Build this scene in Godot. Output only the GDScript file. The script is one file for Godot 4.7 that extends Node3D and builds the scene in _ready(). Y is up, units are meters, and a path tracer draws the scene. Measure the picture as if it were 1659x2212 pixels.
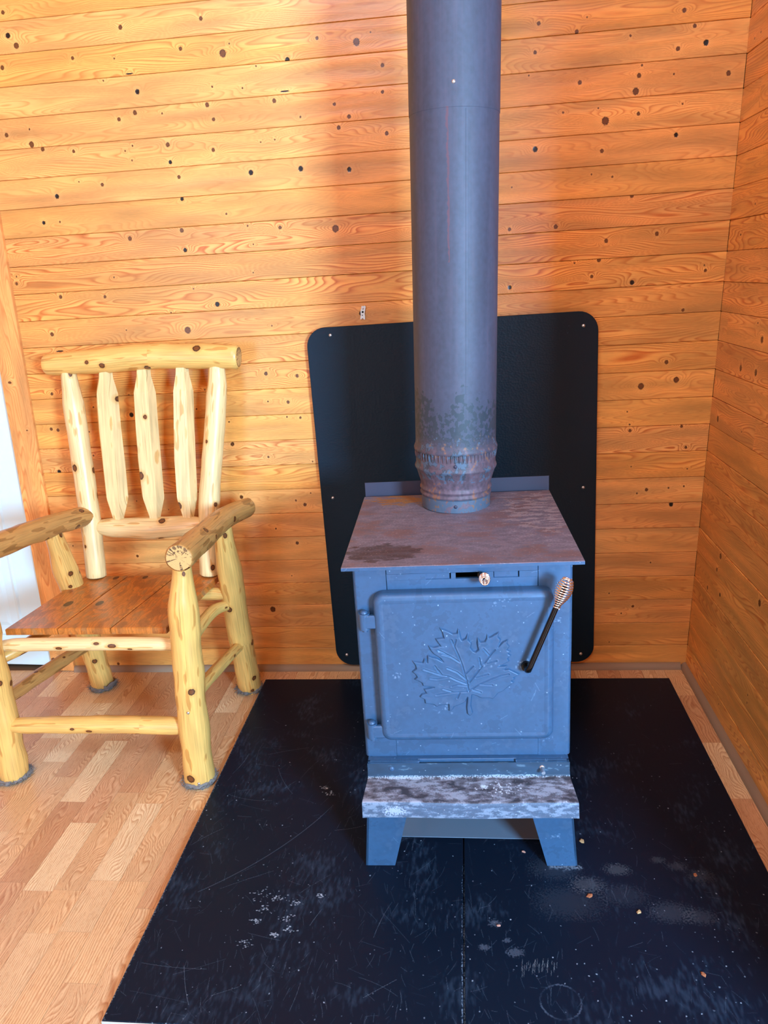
extends Node3D

# ---------------------------------------------------------------- shared state
var mat := {}
var rng := RandomNumberGenerator.new()
var taken := {}
const LEAN := 0.031            # the pine walls and the flue lean this much to the right for each metre of height
const ROW := 0.0882            # exposed width of one wall board
const ROWS := 33            # courses of boards up to the ceiling, wide ones above the detailed ones
const DETAILED := 27        # courses with boards of their own print
const ROOM_L := -3.0
const ROOM_R := 0.757
const ROOM_E := 3.2            # beyond the end of the side wall the room widens to here
const NOOK := 1.75             # where that side wall ends
const ROOM_F := 4.1
const ROOM_H := 27 * 0.0882 + 6 * 0.39
# openings in the front wall: distance from its right end, sill, width, height
const WINDOW := Rect2(0.85, ROW * 12, 0.92, ROW * 10)
const GLASS_DOOR := Rect2(4.72, 0, 0.95, ROW * 23)
const HIGH_WINDOW := Rect2(3.05, 27 * 0.0882 + 3 * 0.39, 1.30, 2 * 0.39)
const KNOTS := {
	"s": [-1476, 1470, -1340, 1906, -1318, 938, -1317, 852, -1292, 1629, -1286, 1024, -1206, 1744, -1185, 680, -1152, 1059, -1139, 1448, -1125, 1277, -1076, 2022, -1039, 1822, -1031, 2078, -1021, 1793, -1013, 1835, -962, 1325, -937, 703, -918, 1002, -904, 1918, -880, 1066, -875, 1397, -809, 953, -797, 683, -737, 1617, -737, 1978, -685, 561, -684, 562, -672, 1578, -670, 1435, -670, 2088, -665, 1017, -660, 1521, -644, 380, -644, 1967, -626, 1265, -605, 962, -604, 1815, -596, 2023, -559, 1819, -547, 690, -530, 802, -474, 1875, -246, 2082, 158, 1634, 210, 1933, 309, 1828, 348, 1404, 373, 2067, 394, 1654, 410, 1832, 455, 1643, 489, 102, 495, 2011, 523, 932, 527, 214, 530, 1934, 532, 889, 542, 747, 564, 654, 619, 405, 620, 1904, 648, 1825, 666, 670, 715, 674, 737, 1374],
	"B": [-1480, 1447, -1431, 949, -1429, 1076, -1419, 1895, -1392, 2082, -1389, 1277, -1358, 2228, -1335, 1397, -1308, 1847, -1215, 469, -1207, 1833, -1181, 1389, -1162, 2090, -1130, 1730, -1065, 1564, -1044, 1912, -998, 2158, -990, 1927, -899, 1830, -889, 1578, -876, 1735, -821, 2087, -808, 874, -806, 875, -797, 683, -759, 1931, -756, 1804, -748, 2160, -744, 1889, -728, 249, -664, 1110, -662, 1111, -612, 506, -596, 1012, -571, 648, -568, 1566, -550, 1926, -405, 2080, -367, 1902, -359, 1838, -325, 1865, -220, 1924, -216, 1994, -214, 1811, 150, 1514, 228, 1991, 238, 2063, 290, 1513, 345, 2033, 356, 1903, 401, 1361, 422, 1409, 423, 1716, 442, 1463, 514, 1587, 523, 1908, 525, 1808, 592, 1474, 595, 666, 628, 1967, 639, 1086, 640, 2061, 671, 2021, 681, 1244, 697, 877, 714, 806, 741, 1359, 771, 1894],
	"L": [-1342, 1862, -1334, 2137, -913, 1266, -728, 248, -693, 2064, -391, 1551, -289, 2060, 431, 1796, 515, 1867, 563, 1013, 672, 1029],
	"D": [-1456, 797, -1355, 2166, -1347, 1630, -1287, 1706, -1153, 991, -973, 1983, -898, 1779, -886, 1517, -875, 1671, -801, 1343, -644, 1732, -499, 2030, -486, 1732, -335, 1719, -327, 1289, 149, 1342, 228, 1735, 524, 1335, 634, 1744, 677, 613, 704, 1976],
	"F": [-1372, 1220, -990, 2033, -515, 1948],
}
const GRAIN := [0.25, 0.5, 0.5, 0.55, 0.35, 0.3, 0.35, 0.3, 0.75, 0.9, 0.35, 0.4, 0.95, 0.9, 0.6, 0.95, 1.0, 0.95, 0.3, 0.3, 0.6, 0.35, 0.4, 0.65, 0.6, 0.5, 0.5]


# ---------------------------------------------------------------- mesh builder
class MB:
	var v := PackedVector3Array()
	var n := PackedVector3Array()
	var t := PackedVector2Array()
	var ix := PackedInt32Array()

	# corners run counter-clockwise seen from outside
	func quad(a: Vector3, b: Vector3, c: Vector3, d: Vector3, ua := Vector2(0, 1), ub := Vector2(1, 1), uc := Vector2(1, 0), ud := Vector2(0, 0)) -> void:
		var nn := (c - a).cross(d - b).normalized()
		var k := v.size()
		v.append_array([a, b, c, d])
		n.append_array([nn, nn, nn, nn])
		t.append_array([ua, ub, uc, ud])
		ix.append_array([k, k + 2, k + 1, k, k + 3, k + 2])

	func tri(a: Vector3, b: Vector3, c: Vector3, ua := Vector2.ZERO, ub := Vector2.ZERO, uc := Vector2.ZERO) -> void:
		var nn := (b - a).cross(c - a).normalized()
		var k := v.size()
		v.append_array([a, b, c])
		n.append_array([nn, nn, nn])
		t.append_array([ua, ub, uc])
		ix.append_array([k, k + 2, k + 1])

	# rows of points joined with smooth normals; wrap closes each row on itself (its last point repeats its first)
	func grid(rows: Array, uvs: Array, wrap := false) -> void:
		var k := v.size()
		var w: int = rows[0].size()
		var h := rows.size()
		var acc := PackedVector3Array()
		acc.resize(w * h)
		for r in h - 1:
			for c in w - 1:
				var a: Vector3 = rows[r][c]
				var b: Vector3 = rows[r][c + 1]
				var d: Vector3 = rows[r + 1][c]
				var e: Vector3 = rows[r + 1][c + 1]
				var nn := (e - a).cross(d - b)
				acc[r * w + c] += nn
				acc[r * w + c + 1] += nn
				acc[(r + 1) * w + c] += nn
				acc[(r + 1) * w + c + 1] += nn
				var p := k + r * w + c
				ix.append_array([p, p + w + 1, p + 1, p, p + w, p + w + 1])
		for r in h:
			if wrap:
				var s := acc[r * w] + acc[r * w + w - 1]
				acc[r * w] = s
				acc[r * w + w - 1] = s
			for c in w:
				v.append(rows[r][c])
				n.append(acc[r * w + c].normalized())
				t.append(uvs[r][c])

	func box(lo: Vector3, hi: Vector3, b := 0.0, s := 1.0) -> void:
		# bevelled box, texture by position in metres times s
		var p := PackedVector3Array()
		var c := (lo + hi) / 2
		var e := (hi - lo) / 2
		b = minf(b, minf(e.x, minf(e.y, e.z)) * 0.49)
		for ax in 3:
			var u := (ax + 1) % 3
			var w := (ax + 2) % 3
			for sg in [-1.0, 1.0]:
				var q := []
				for k in [[-1, -1], [1, -1], [1, 1], [-1, 1]]:
					var o := Vector3.ZERO
					o[ax] = sg * e[ax]
					o[u] = k[0] * (e[u] - b)
					o[w] = k[1] * (e[w] - b)
					q.append(c + o)
				if sg < 0:
					q.reverse()
				var uv := []
				for o in q:
					uv.append(Vector2(o[u] if ax != 0 else o[w], -o[w] if ax != 0 else -o[u]) * s)
				quad(q[0], q[1], q[2], q[3], uv[0], uv[1], uv[2], uv[3])
		if b <= 0.0:
			return
		for ax in 3:
			var u := (ax + 1) % 3
			var w := (ax + 2) % 3
			for su in [-1.0, 1.0]:
				for sw in [-1.0, 1.0]:
					var q := []
					for k in [[-1, 0], [1, 0], [1, 1], [-1, 1]]:
						var o := Vector3.ZERO
						o[ax] = k[0] * (e[ax] - b)
						o[u] = su * (e[u] - (b if k[1] else 0.0))
						o[w] = sw * (e[w] - (0.0 if k[1] else b))
						q.append(c + o)
					if su * sw < 0:
						q.reverse()
					var uv := []
					for o in q:
						uv.append(Vector2(o.x + o.z, -o.y + o.z) * s)
					quad(q[0], q[1], q[2], q[3], uv[0], uv[1], uv[2], uv[3])
		for sx in [-1.0, 1.0]:
			for sy in [-1.0, 1.0]:
				for sz in [-1.0, 1.0]:
					var a := c + Vector3(sx * e.x, sy * (e.y - b), sz * (e.z - b))
					var d := c + Vector3(sx * (e.x - b), sy * e.y, sz * (e.z - b))
					var f := c + Vector3(sx * (e.x - b), sy * (e.y - b), sz * e.z)
					var uv := Vector2(c.x, -c.y) * s
					if sx * sy * sz > 0:
						tri(a, d, f, uv, uv, uv)
					else:
						tri(a, f, d, uv, uv, uv)

	# revolve (radius, height) pairs round the y axis
	func lathe(prof: Array, seg := 32, us := 1.0, at := Vector3.ZERO) -> void:
		var rows := []
		var uvs := []
		var along := 0.0
		for i in prof.size():
			if i:
				along += (prof[i] as Vector2).distance_to(prof[i - 1])
			var r := PackedVector3Array()
			var u := PackedVector2Array()
			for k in seg + 1:
				var a := TAU * k / seg
				r.append(at + Vector3(cos(a) * prof[i].x, prof[i].y, -sin(a) * prof[i].x))
				u.append(Vector2(us * k / seg, -along * us))
			rows.append(r)
			uvs.append(u)
		grid(rows, uvs, true)

	# the same with an edge at every point of the profile
	func turned(prof: Array, seg := 32, at := Vector3.ZERO) -> void:
		for i in prof.size() - 1:
			lathe([prof[i], prof[i + 1]], seg, 1.0, at)

	# round bar along a path
	func tube(path: Array, radii: Array, sides := 12, caps := true, lump := 0.0, ns: FastNoiseLite = null, key := 0.0) -> void:
		var rows := []
		var uvs := []
		var along := 0.0
		var up := Vector3.ZERO
		for i in path.size():
			var p: Vector3 = path[i]
			var d: Vector3 = (path[mini(i + 1, path.size() - 1)] - path[maxi(i - 1, 0)]).normalized()
			if i == 0:
				up = d.cross(Vector3(0.3, 0.2, 0.9) if absf(d.z) < 0.8 else Vector3(1, 0.1, 0)).normalized()
			else:
				along += p.distance_to(path[i - 1])
				up = (up - d * up.dot(d)).normalized()
			var side := d.cross(up)
			var r := PackedVector3Array()
			var u := PackedVector2Array()
			for k in sides + 1:
				var a := TAU * (k % sides) / sides
				var o := up * cos(a) + side * sin(a)
				var rad: float = radii[i]
				if ns:
					rad *= 1.0 + lump * ns.get_noise_3d(cos(a) * 0.8 + key, sin(a) * 0.8, along * 9.0)
				r.append(p + o * rad)
				u.append(Vector2(float(k) / sides, along + key))
			rows.append(r)
			uvs.append(u)
		grid(rows, uvs, true)
		if caps:
			for e in 2:
				var r: PackedVector3Array = rows[0 if e == 0 else rows.size() - 1]
				var c: Vector3 = path[0 if e == 0 else path.size() - 1]
				for k in sides:
					var ua: Vector2 = uvs[0][k]
					if e == 0:
						tri(c, r[k + 1], r[k], ua, ua, ua)
					else:
						tri(c, r[k], r[k + 1], ua, ua, ua)

	# loops of equal length joined one to the next, each facet flat; the last loop is closed by a fan
	func loft(loops: Array, close_last := true, close_first := false, s := 1.0) -> void:
		for i in loops.size() - 1:
			var a: PackedVector3Array = loops[i]
			var b: PackedVector3Array = loops[i + 1]
			for k in a.size():
				var j := (k + 1) % a.size()
				quad(a[k], a[j], b[j], b[k], Vector2(a[k].x, -a[k].y) * s, Vector2(a[j].x, -a[j].y) * s, Vector2(b[j].x, -b[j].y) * s, Vector2(b[k].x, -b[k].y) * s)
		for e in 2:
			if (e == 0 and not close_first) or (e == 1 and not close_last):
				continue
			var l: PackedVector3Array = loops[0] if e == 0 else loops[loops.size() - 1]
			var c := Vector3.ZERO
			for p in l:
				c += p / l.size()
			for k in l.size():
				var j := (k + 1) % l.size()
				if e == 1:
					tri(c, l[k], l[j], Vector2(c.x, -c.y) * s, Vector2(l[k].x, -l[k].y) * s, Vector2(l[j].x, -l[j].y) * s)
				else:
					tri(c, l[j], l[k], Vector2(c.x, -c.y) * s, Vector2(l[j].x, -l[j].y) * s, Vector2(l[k].x, -l[k].y) * s)

	# a flat outline (counter-clockwise) given thickness along z
	func plate(poly: PackedVector2Array, z0: float, z1: float, s := 1.0) -> void:
		var f := Geometry2D.triangulate_polygon(poly)
		for i in range(0, f.size(), 3):
			var a := poly[f[i]]
			var b := poly[f[i + 1]]
			var c := poly[f[i + 2]]
			if (b - a).cross(c - a) < 0:
				var q := b
				b = c
				c = q
			tri(Vector3(a.x, a.y, z1), Vector3(b.x, b.y, z1), Vector3(c.x, c.y, z1), Vector2(a.x, -a.y) * s, Vector2(b.x, -b.y) * s, Vector2(c.x, -c.y) * s)
			tri(Vector3(a.x, a.y, z0), Vector3(c.x, c.y, z0), Vector3(b.x, b.y, z0), Vector2(a.x, -a.y) * s, Vector2(c.x, -c.y) * s, Vector2(b.x, -b.y) * s)
		for k in poly.size():
			var a := poly[k]
			var b := poly[(k + 1) % poly.size()]
			quad(Vector3(a.x, a.y, z0), Vector3(b.x, b.y, z0), Vector3(b.x, b.y, z1), Vector3(a.x, a.y, z1), Vector2(a.x, -a.y) * s, Vector2(b.x, -b.y) * s, Vector2(b.x, -b.y) * s, Vector2(a.x, -a.y) * s)

	func moved(x: Transform3D) -> MB:
		for i in v.size():
			v[i] = x * v[i]
			n[i] = (x.basis * n[i]).normalized()
		return self

	func mesh() -> ArrayMesh:
		var a := []
		a.resize(Mesh.ARRAY_MAX)
		a[Mesh.ARRAY_VERTEX] = v
		a[Mesh.ARRAY_NORMAL] = n
		a[Mesh.ARRAY_TEX_UV] = t
		a[Mesh.ARRAY_INDEX] = ix
		var m := ArrayMesh.new()
		m.add_surface_from_arrays(Mesh.PRIMITIVE_TRIANGLES, a)
		return m


func round_rect(w: float, h: float, r: float, inset: float, z: float, seg := 6, c := Vector2.ZERO) -> PackedVector3Array:
	var out := PackedVector3Array()
	for q in 4:
		var cx := (w / 2 - r) * (1 if q == 0 or q == 3 else -1)
		var cy := (h / 2 - r) * (1 if q < 2 else -1)
		for k in seg + 1:
			var a := PI / 2 * (q + float(k) / seg)
			out.append(Vector3(c.x + cx + cos(a) * (r - inset), c.y + cy + sin(a) * (r - inset), z))
	return out


# ---------------------------------------------------------------- scene helpers
func daylight(called: String, where: Transform3D, size: Vector2, c: Color, energy: float) -> void:
	var l := AreaLight3D.new()
	l.name = called
	l.transform = where
	l.area_size = size
	l.light_color = c
	l.light_energy = energy
	l.area_range = 30.0
	l.area_attenuation = 2.0
	l.area_normalize_energy = true
	l.shadow_enabled = true
	add_child(l)

func numbered(called: String) -> String:
	taken[called] = taken.get(called, -1) + 1
	return called if taken[called] == 0 else "%s_%03d" % [called, taken[called]]

func tag(o: Node3D, label: String, category: String, group := "", kind := "") -> Node3D:
	o.set_meta("label", label)
	o.set_meta("category", category)
	if group:
		o.set_meta("group", group)
	if kind:
		o.set_meta("kind", kind)
	return o

func thing(called: String, label: String, category: String, at := Vector3.ZERO, group := "") -> Node3D:
	var o := Node3D.new()
	o.name = numbered(called)
	add_child(o)
	o.position = at
	return tag(o, label, category, group)

func setting(called: String, label: String, category: String) -> Node3D:
	var o := Node3D.new()
	o.name = called
	add_child(o)
	return tag(o, label, category, "", "structure")

func part(called: String, mb: MB, m: Material, parent: Node3D) -> MeshInstance3D:
	var o := MeshInstance3D.new()
	o.name = called
	o.mesh = mb.mesh()
	o.material_override = null
	o.mesh.surface_set_material(0, m)
	o.cast_shadow = GeometryInstance3D.SHADOW_CASTING_SETTING_ON
	parent.add_child(o, true)
	return o

func noise(s: int, f: float, octaves := 3) -> FastNoiseLite:
	var n := FastNoiseLite.new()
	n.seed = s
	n.noise_type = FastNoiseLite.TYPE_SIMPLEX_SMOOTH
	n.frequency = f
	n.fractal_type = FastNoiseLite.FRACTAL_FBM
	n.fractal_octaves = octaves
	return n


# ================================================================ build
func _ready() -> void:
	rng.seed = 7
	# ---- camera
	var cam := Camera3D.new()
	cam.name = "camera"
	cam.fov = 2.0 * rad_to_deg(atan(1106.0 / 1650.0))
	cam.transform = Transform3D(Basis(Vector3(0.993599, -0.058587, -0.096583), Vector3(0.027151, 0.953790, -0.299246), Vector3(0.109652, 0.294708, 0.949275)).orthonormalized(), Vector3(0, 1.40, 2.535))
	cam.near = 0.05
	cam.far = 100.0
	add_child(cam)
	# ---- sky outside the windows, and exposure
	var env := Environment.new()
	var sky_mat := ProceduralSkyMaterial.new()
	sky_mat.sky_top_color = Color(0.66, 0.86, 1.0)
	sky_mat.sky_horizon_color = Color(0.78, 0.92, 1.0)
	sky_mat.sky_curve = 0.3
	sky_mat.ground_horizon_color = Color(0.62, 0.68, 0.72)
	sky_mat.ground_bottom_color = Color(0.55, 0.60, 0.62)
	sky_mat.energy_multiplier = 2.4
	env.background_mode = Environment.BG_SKY
	env.sky = Sky.new()
	env.sky.sky_material = sky_mat
	env.tonemap_mode = Environment.TONE_MAPPER_LINEAR
	env.tonemap_exposure = 0.95
	env.sdfgi_enabled = true
	env.ssao_enabled = true
	env.ssil_enabled = true
	var we := WorldEnvironment.new()
	we.name = "sky"
	we.environment = env
	add_child(we)

	# ---- daylight in the three openings: one area light filling each pane
	daylight("window_light", Transform3D(Basis(), Vector3(ROOM_E - 1.31, ROW * 17, ROOM_F - 0.01)), Vector2(0.82, 0.78), Color(0.64, 0.84, 1.0), 52.0)
	daylight("high_window_light", Transform3D(Basis(), Vector3(ROOM_E - 3.70, 27 * 0.0882 + 4 * 0.39, ROOM_F - 0.01)), Vector2(1.2, 0.68), Color(0.80, 0.90, 1.0), 12.5)
	daylight("glass_door_light", Transform3D(Basis(), Vector3(ROOM_E - 5.195, ROW * 11.5, ROOM_F - 0.01)), Vector2(0.85, 1.9), Color(0.76, 0.89, 1.0), 4.0)

	make_materials()
	build_floor()
	build_walls()
	build_openings()
	build_hearth()
	build_heat_panel()
	build_stove()
	build_flue()
	build_chair()
	build_small_things()


# ---------------------------------------------------------------- computed textures
# One pine board: growth rings as the contours of a smooth field that knots push aside.
# knots: x, y (metres from the board's lower left), radius, kind (0 red knot, 1 black loose knot, 2 flat bark pocket)
func pine_board(w: int, h: int, length: float, height: float, knots: PackedFloat32Array, sd: int, strength: float, tint: Color) -> Array:
	var field := noise(sd * 13 + 5, 1.0, 2)
	var fine := noise(sd * 7 + 3, 1.0, 2)
	var rgb := PackedByteArray()
	rgb.resize(w * h * 3)
	var hw := w / 2
	var hh := h / 2
	var hgt := PackedFloat32Array()
	hgt.resize(hw * hh)
	var rings := 95.0 + 70.0 * (0.5 + 0.5 * sin(sd * 1.7))
	var amp := 4.0 + 4.5 * absf(sin(sd * 2.3))
	var br := tint.r
	var bg := tint.g
	var bb := tint.b
	var count := knots.size() / 4
	for i in w:
		var x := (i + 0.5) / w * length
		var near := PackedInt32Array()
		for k in count:
			if absf(x - knots[k * 4]) < 0.035 + knots[k * 4 + 2] * 7.0:
				near.append(k * 4)
		for j in h:
			var y := height * (1.0 - (j + 0.5) / h)
			var f := field.get_noise_2d(x * 1.5, y * 11.0 + sd * 3.1)
			var wide := fine.get_noise_2d(x * 2.1 + 40.0, y * 16.0)
			var s := y * rings + f * amp
			var knot := 0.0        # 0..1 how far inside a knot
			var dark := 0.0
			var rim := 0.0
			var pale := 0.0
			for k in near:
				var r := knots[k + 2]
				var dx := x - knots[k]
				var dy := (y - knots[k + 1])
				var q := dx * dx / (r * r * 16.0) + dy * dy / (r * r * 5.5)
				if q < 9.0:
					s += (2.2 + r * 300.0) * exp(-q)
				var kind := int(knots[k + 3])
				var e := 1.0 if kind != 2 else 0.12
				var d := sqrt(dx * dx * e + dy * dy * (0.8 if kind != 2 else 4.0)) / r
				d += 0.22 * fine.get_noise_2d(dx * 260.0 + 9.0, dy * 260.0)
				if d < 1.0:
					knot = maxf(knot, minf(1.0, (1.0 - d) * 5.0))
					if kind == 0:
						rim = maxf(rim, clampf((d - 0.62) * 3.5, 0.0, 1.0))
					else:
						dark = 1.0
				elif d < 3.2:
					pale = maxf(pale, (3.2 - d) / 2.2 * 0.55)
			var t := s - floorf(s)
			var late := t * t * t * (1.35 if t < 0.84 else (1.0 - t) * 8.4)
			var fib := fine.get_noise_2d(x * 22.0, y * 700.0 + 5.0)
			var m := late * strength * (0.75 + 0.5 * wide)
			var g := 1.0 + 0.05 * fib + 0.16 * wide + 0.05 * f
			var r0 := br * (1.0 - 0.27 * m) * g + pale * 0.05
			var g0 := bg * (1.0 - 0.54 * m) * (g - 0.02 * f) + pale * 0.06
			var b0 := bb * (1.0 - 0.70 * m) * (g - 0.05 * f) + pale * 0.05
			if knot > 0.0:
				var kr := 0.44 - 0.25 * rim
				var kg := 0.25 - 0.16 * rim
				var kb := 0.11 - 0.07 * rim
				if dark > 0.0:
					kr = 0.07
					kg = 0.045
					kb = 0.035
				r0 = lerpf(r0, kr, knot)
				g0 = lerpf(g0, kg, knot)
				b0 = lerpf(b0, kb, knot)
			var o := (j * w + i) * 3
			rgb[o] = clampi(int(r0 * 255.0), 0, 255)
			rgb[o + 1] = clampi(int(g0 * 255.0), 0, 255)
			rgb[o + 2] = clampi(int(b0 * 255.0), 0, 255)
			if (i & 1) == 0 and (j & 1) == 0 and (j >> 1) < hh:
				hgt[(j >> 1) * hw + (i >> 1)] = 0.5 + 0.30 * wide + 0.10 * f - 0.05 * m + 0.02 * fib + 0.12 * pale - 0.25 * dark * knot
	return [rgb, hgt]


func tinted(k: int) -> Color:
	var c: Color = [Color(0.905, 0.635, 0.325), Color(0.925, 0.66, 0.365), Color(0.88, 0.61, 0.315), Color(0.925, 0.65, 0.325), Color(0.895, 0.62, 0.34)][k % 5]
	return c


# oak laminate strip
func oak_strip(w: int, h: int, sd: int) -> PackedByteArray:
	var field := noise(sd * 11 + 2, 1.0, 2)
	var fine := noise(sd * 5 + 1, 1.0, 2)
	var rgb := PackedByteArray()
	rgb.resize(w * h * 3)
	var base: Color = [Color(0.93, 0.80, 0.61), Color(0.88, 0.725, 0.54), Color(0.85, 0.675, 0.50), Color(0.92, 0.77, 0.57), Color(0.87, 0.70, 0.53), Color(0.96, 0.86, 0.68), Color(0.82, 0.64, 0.47), Color(0.90, 0.75, 0.56)][sd % 8]
	var rings := 8.0 + 9.0 * absf(sin(sd * 3.3))
	var amp := 0.8 + 2.2 * absf(sin(sd * 1.9))
	var slant := 1.6 * sin(sd * 5.1)
	for j in h:
		for i in w:
			var u := float(i) / w
			var v := float(j) / h
			var f := field.get_noise_2d(u * 0.9 + sd, v * 1.6)
			var s := u * rings + f * amp * 2.2 + slant * v
			var t := s - floorf(s)
			var late := t * t * (1.0 if t < 0.8 else (1.0 - t) * 5.0)
			var fib := fine.get_noise_2d(u * 45.0, v * 5.0)
			var pore := fine.get_noise_2d(u * 70.0 + 90.0, v * 9.0)
			var m := late * 0.95 + (0.35 if pore > 0.38 else 0.0)
			var g := 1.0 + 0.05 * fib + 0.04 * f
			var o := (j * w + i) * 3
			rgb[o] = clampi(int(base.r * (1.0 - 0.22 * m) * g * 255.0), 0, 255)
			rgb[o + 1] = clampi(int(base.g * (1.0 - 0.38 * m) * g * 255.0), 0, 255)
			rgb[o + 2] = clampi(int(base.b * (1.0 - 0.48 * m) * g * 255.0), 0, 255)
	return rgb


# peeled log, joins round the log: u once round, v one metre
func log_skin(sd: int, base: Color, brown: Color, share: float) -> Image:
	var w := 256
	var h := 1024
	var a := noise(sd, 1.0, 3)
	var b := noise(sd + 50, 1.0, 2)
	var rgb := PackedByteArray()
	rgb.resize(w * h * 3)
	var r := RandomNumberGenerator.new()
	r.seed = sd
	var knots := []
	for k in 13:
		knots.append(Vector3(r.randf(), r.randf(), r.randf_range(0.006, 0.014)))
	for i in w:
		var c := cos(TAU * i / w)
		var s := sin(TAU * i / w)
		for j in h:
			var v := float(j) / h
			var streak := a.get_noise_3d(c * 7.0, s * 7.0, v * 6.0)
			var patch := b.get_noise_3d(c * 1.3, s * 1.3, v * 7.0)
			var edge := clampf((patch - share + 0.12 * streak) * 16.0, 0.0, 1.0)
			var crack := clampf((a.get_noise_3d(c * 13.0 + 30.0, s * 13.0, v * 2.2) - 0.42) * 9.0, 0.0, 1.0)
			var col := base * (1.0 + 0.10 * streak + 0.07 * patch)
			col = col.lerp(brown * (1.0 + 0.25 * streak), edge * 0.7)
			col = col.lerp(brown * 0.7, crack * 0.5)
			for k in knots:
				var du := absf(float(i) / w - k.x)
				du = minf(du, 1.0 - du) * 0.26
				var dv := absf(v - k.y)
				if du < 0.03 and dv < 0.03:
					var d: float = sqrt(du * du + dv * dv) / k.z + 0.2 * streak
					if d < 1.0:
						col = col.lerp(Color(0.42, 0.22, 0.10) if d < 0.65 else Color(0.25, 0.13, 0.07), 0.9)
					elif d < 2.0:
						col = col.lerp(Color(0.80, 0.55, 0.27), (2.0 - d) * 0.5)
			var o := (j * w + i) * 3
			rgb[o] = clampi(int(col.r * 255.0), 0, 255)
			rgb[o + 1] = clampi(int(col.g * 255.0), 0, 255)
			rgb[o + 2] = clampi(int(col.b * 255.0), 0, 255)
	return Image.create_from_data(w, h, false, Image.FORMAT_RGB8, rgb)


func put(rgb: PackedByteArray, o: int, c: Color) -> void:
	rgb[o] = clampi(int(c.r * 255.0), 0, 255)
	rgb[o + 1] = clampi(int(c.g * 255.0), 0, 255)
	rgb[o + 2] = clampi(int(c.b * 255.0), 0, 255)


# sawn log end: rings, checks and dirt
func log_end() -> Image:
	var w := 256
	var a := noise(91, 1.0, 3)
	var im := Image.create(w, w, false, Image.FORMAT_RGB8)
	for j in w:
		for i in w:
			var x := (i + 0.5) / w * 2.0 - 1.0
			var y := (j + 0.5) / w * 2.0 - 1.0
			var d := sqrt(x * x + y * y) + 0.05 * a.get_noise_2d(x * 2.0, y * 2.0)
			var an := atan2(y, x)
			var t := fposmod(d * 13.0, 1.0)
			var c := Color(0.86, 0.70, 0.44).lerp(Color(0.66, 0.45, 0.22), t * t * 0.7)
			var chk := a.get_noise_2d(cos(an) * 4.0 + 7.0, sin(an) * 4.0)
			if chk > 0.30 and d > 0.12 and a.get_noise_2d(x * 3.0, y * 3.0 + 20.0) > -0.15:
				c = c.lerp(Color(0.24, 0.14, 0.07), 0.75)
			if d > 0.90:
				c = c.lerp(Color(0.45, 0.28, 0.13), 0.7)
			if y < -0.15 and a.get_noise_2d(x * 4.0 + 3.0, y * 4.0) + (-y - 0.55) > 0.1:
				c = c.lerp(Color(0.30, 0.19, 0.10), 0.7)
			im.set_pixel(i, j, c)
	return im


func scratch(im: Image, x: float, y: float, ang: float, ln: float, c: Color, alpha: float, bend := 0.0) -> void:
	var n := int(ln)
	var a0 := alpha
	for k in n:
		var px := int(x)
		var py := int(y)
		if px >= 0 and py >= 0 and px < im.get_width() and py < im.get_height():
			im.set_pixel(px, py, im.get_pixel(px, py).lerp(c, a0 * (0.45 + 0.55 * absf(sin(k * 0.37 + x)))))
		x += cos(ang)
		y += sin(ang)
		ang += bend

func fleck(im: Image, x: float, y: float, r: float, c: Color, alpha: float, ns: FastNoiseLite, sy := 1.0) -> void:
	for j in range(int(y - r * sy) - 1, int(y + r * sy) + 2):
		for i in range(int(x - r) - 1, int(x + r) + 2):
			if i < 0 or j < 0 or i >= im.get_width() or j >= im.get_height():
				continue
			var d := sqrt((i - x) * (i - x) + (j - y) * (j - y) / (sy * sy)) / r + 0.8 * ns.get_noise_2d(i * 1.0, j * 1.0)
			if d < 1.0:
				im.set_pixel(i, j, im.get_pixel(i, j).lerp(c, alpha * clampf((1.0 - d) * 2.5, 0.0, 1.0)))


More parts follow.
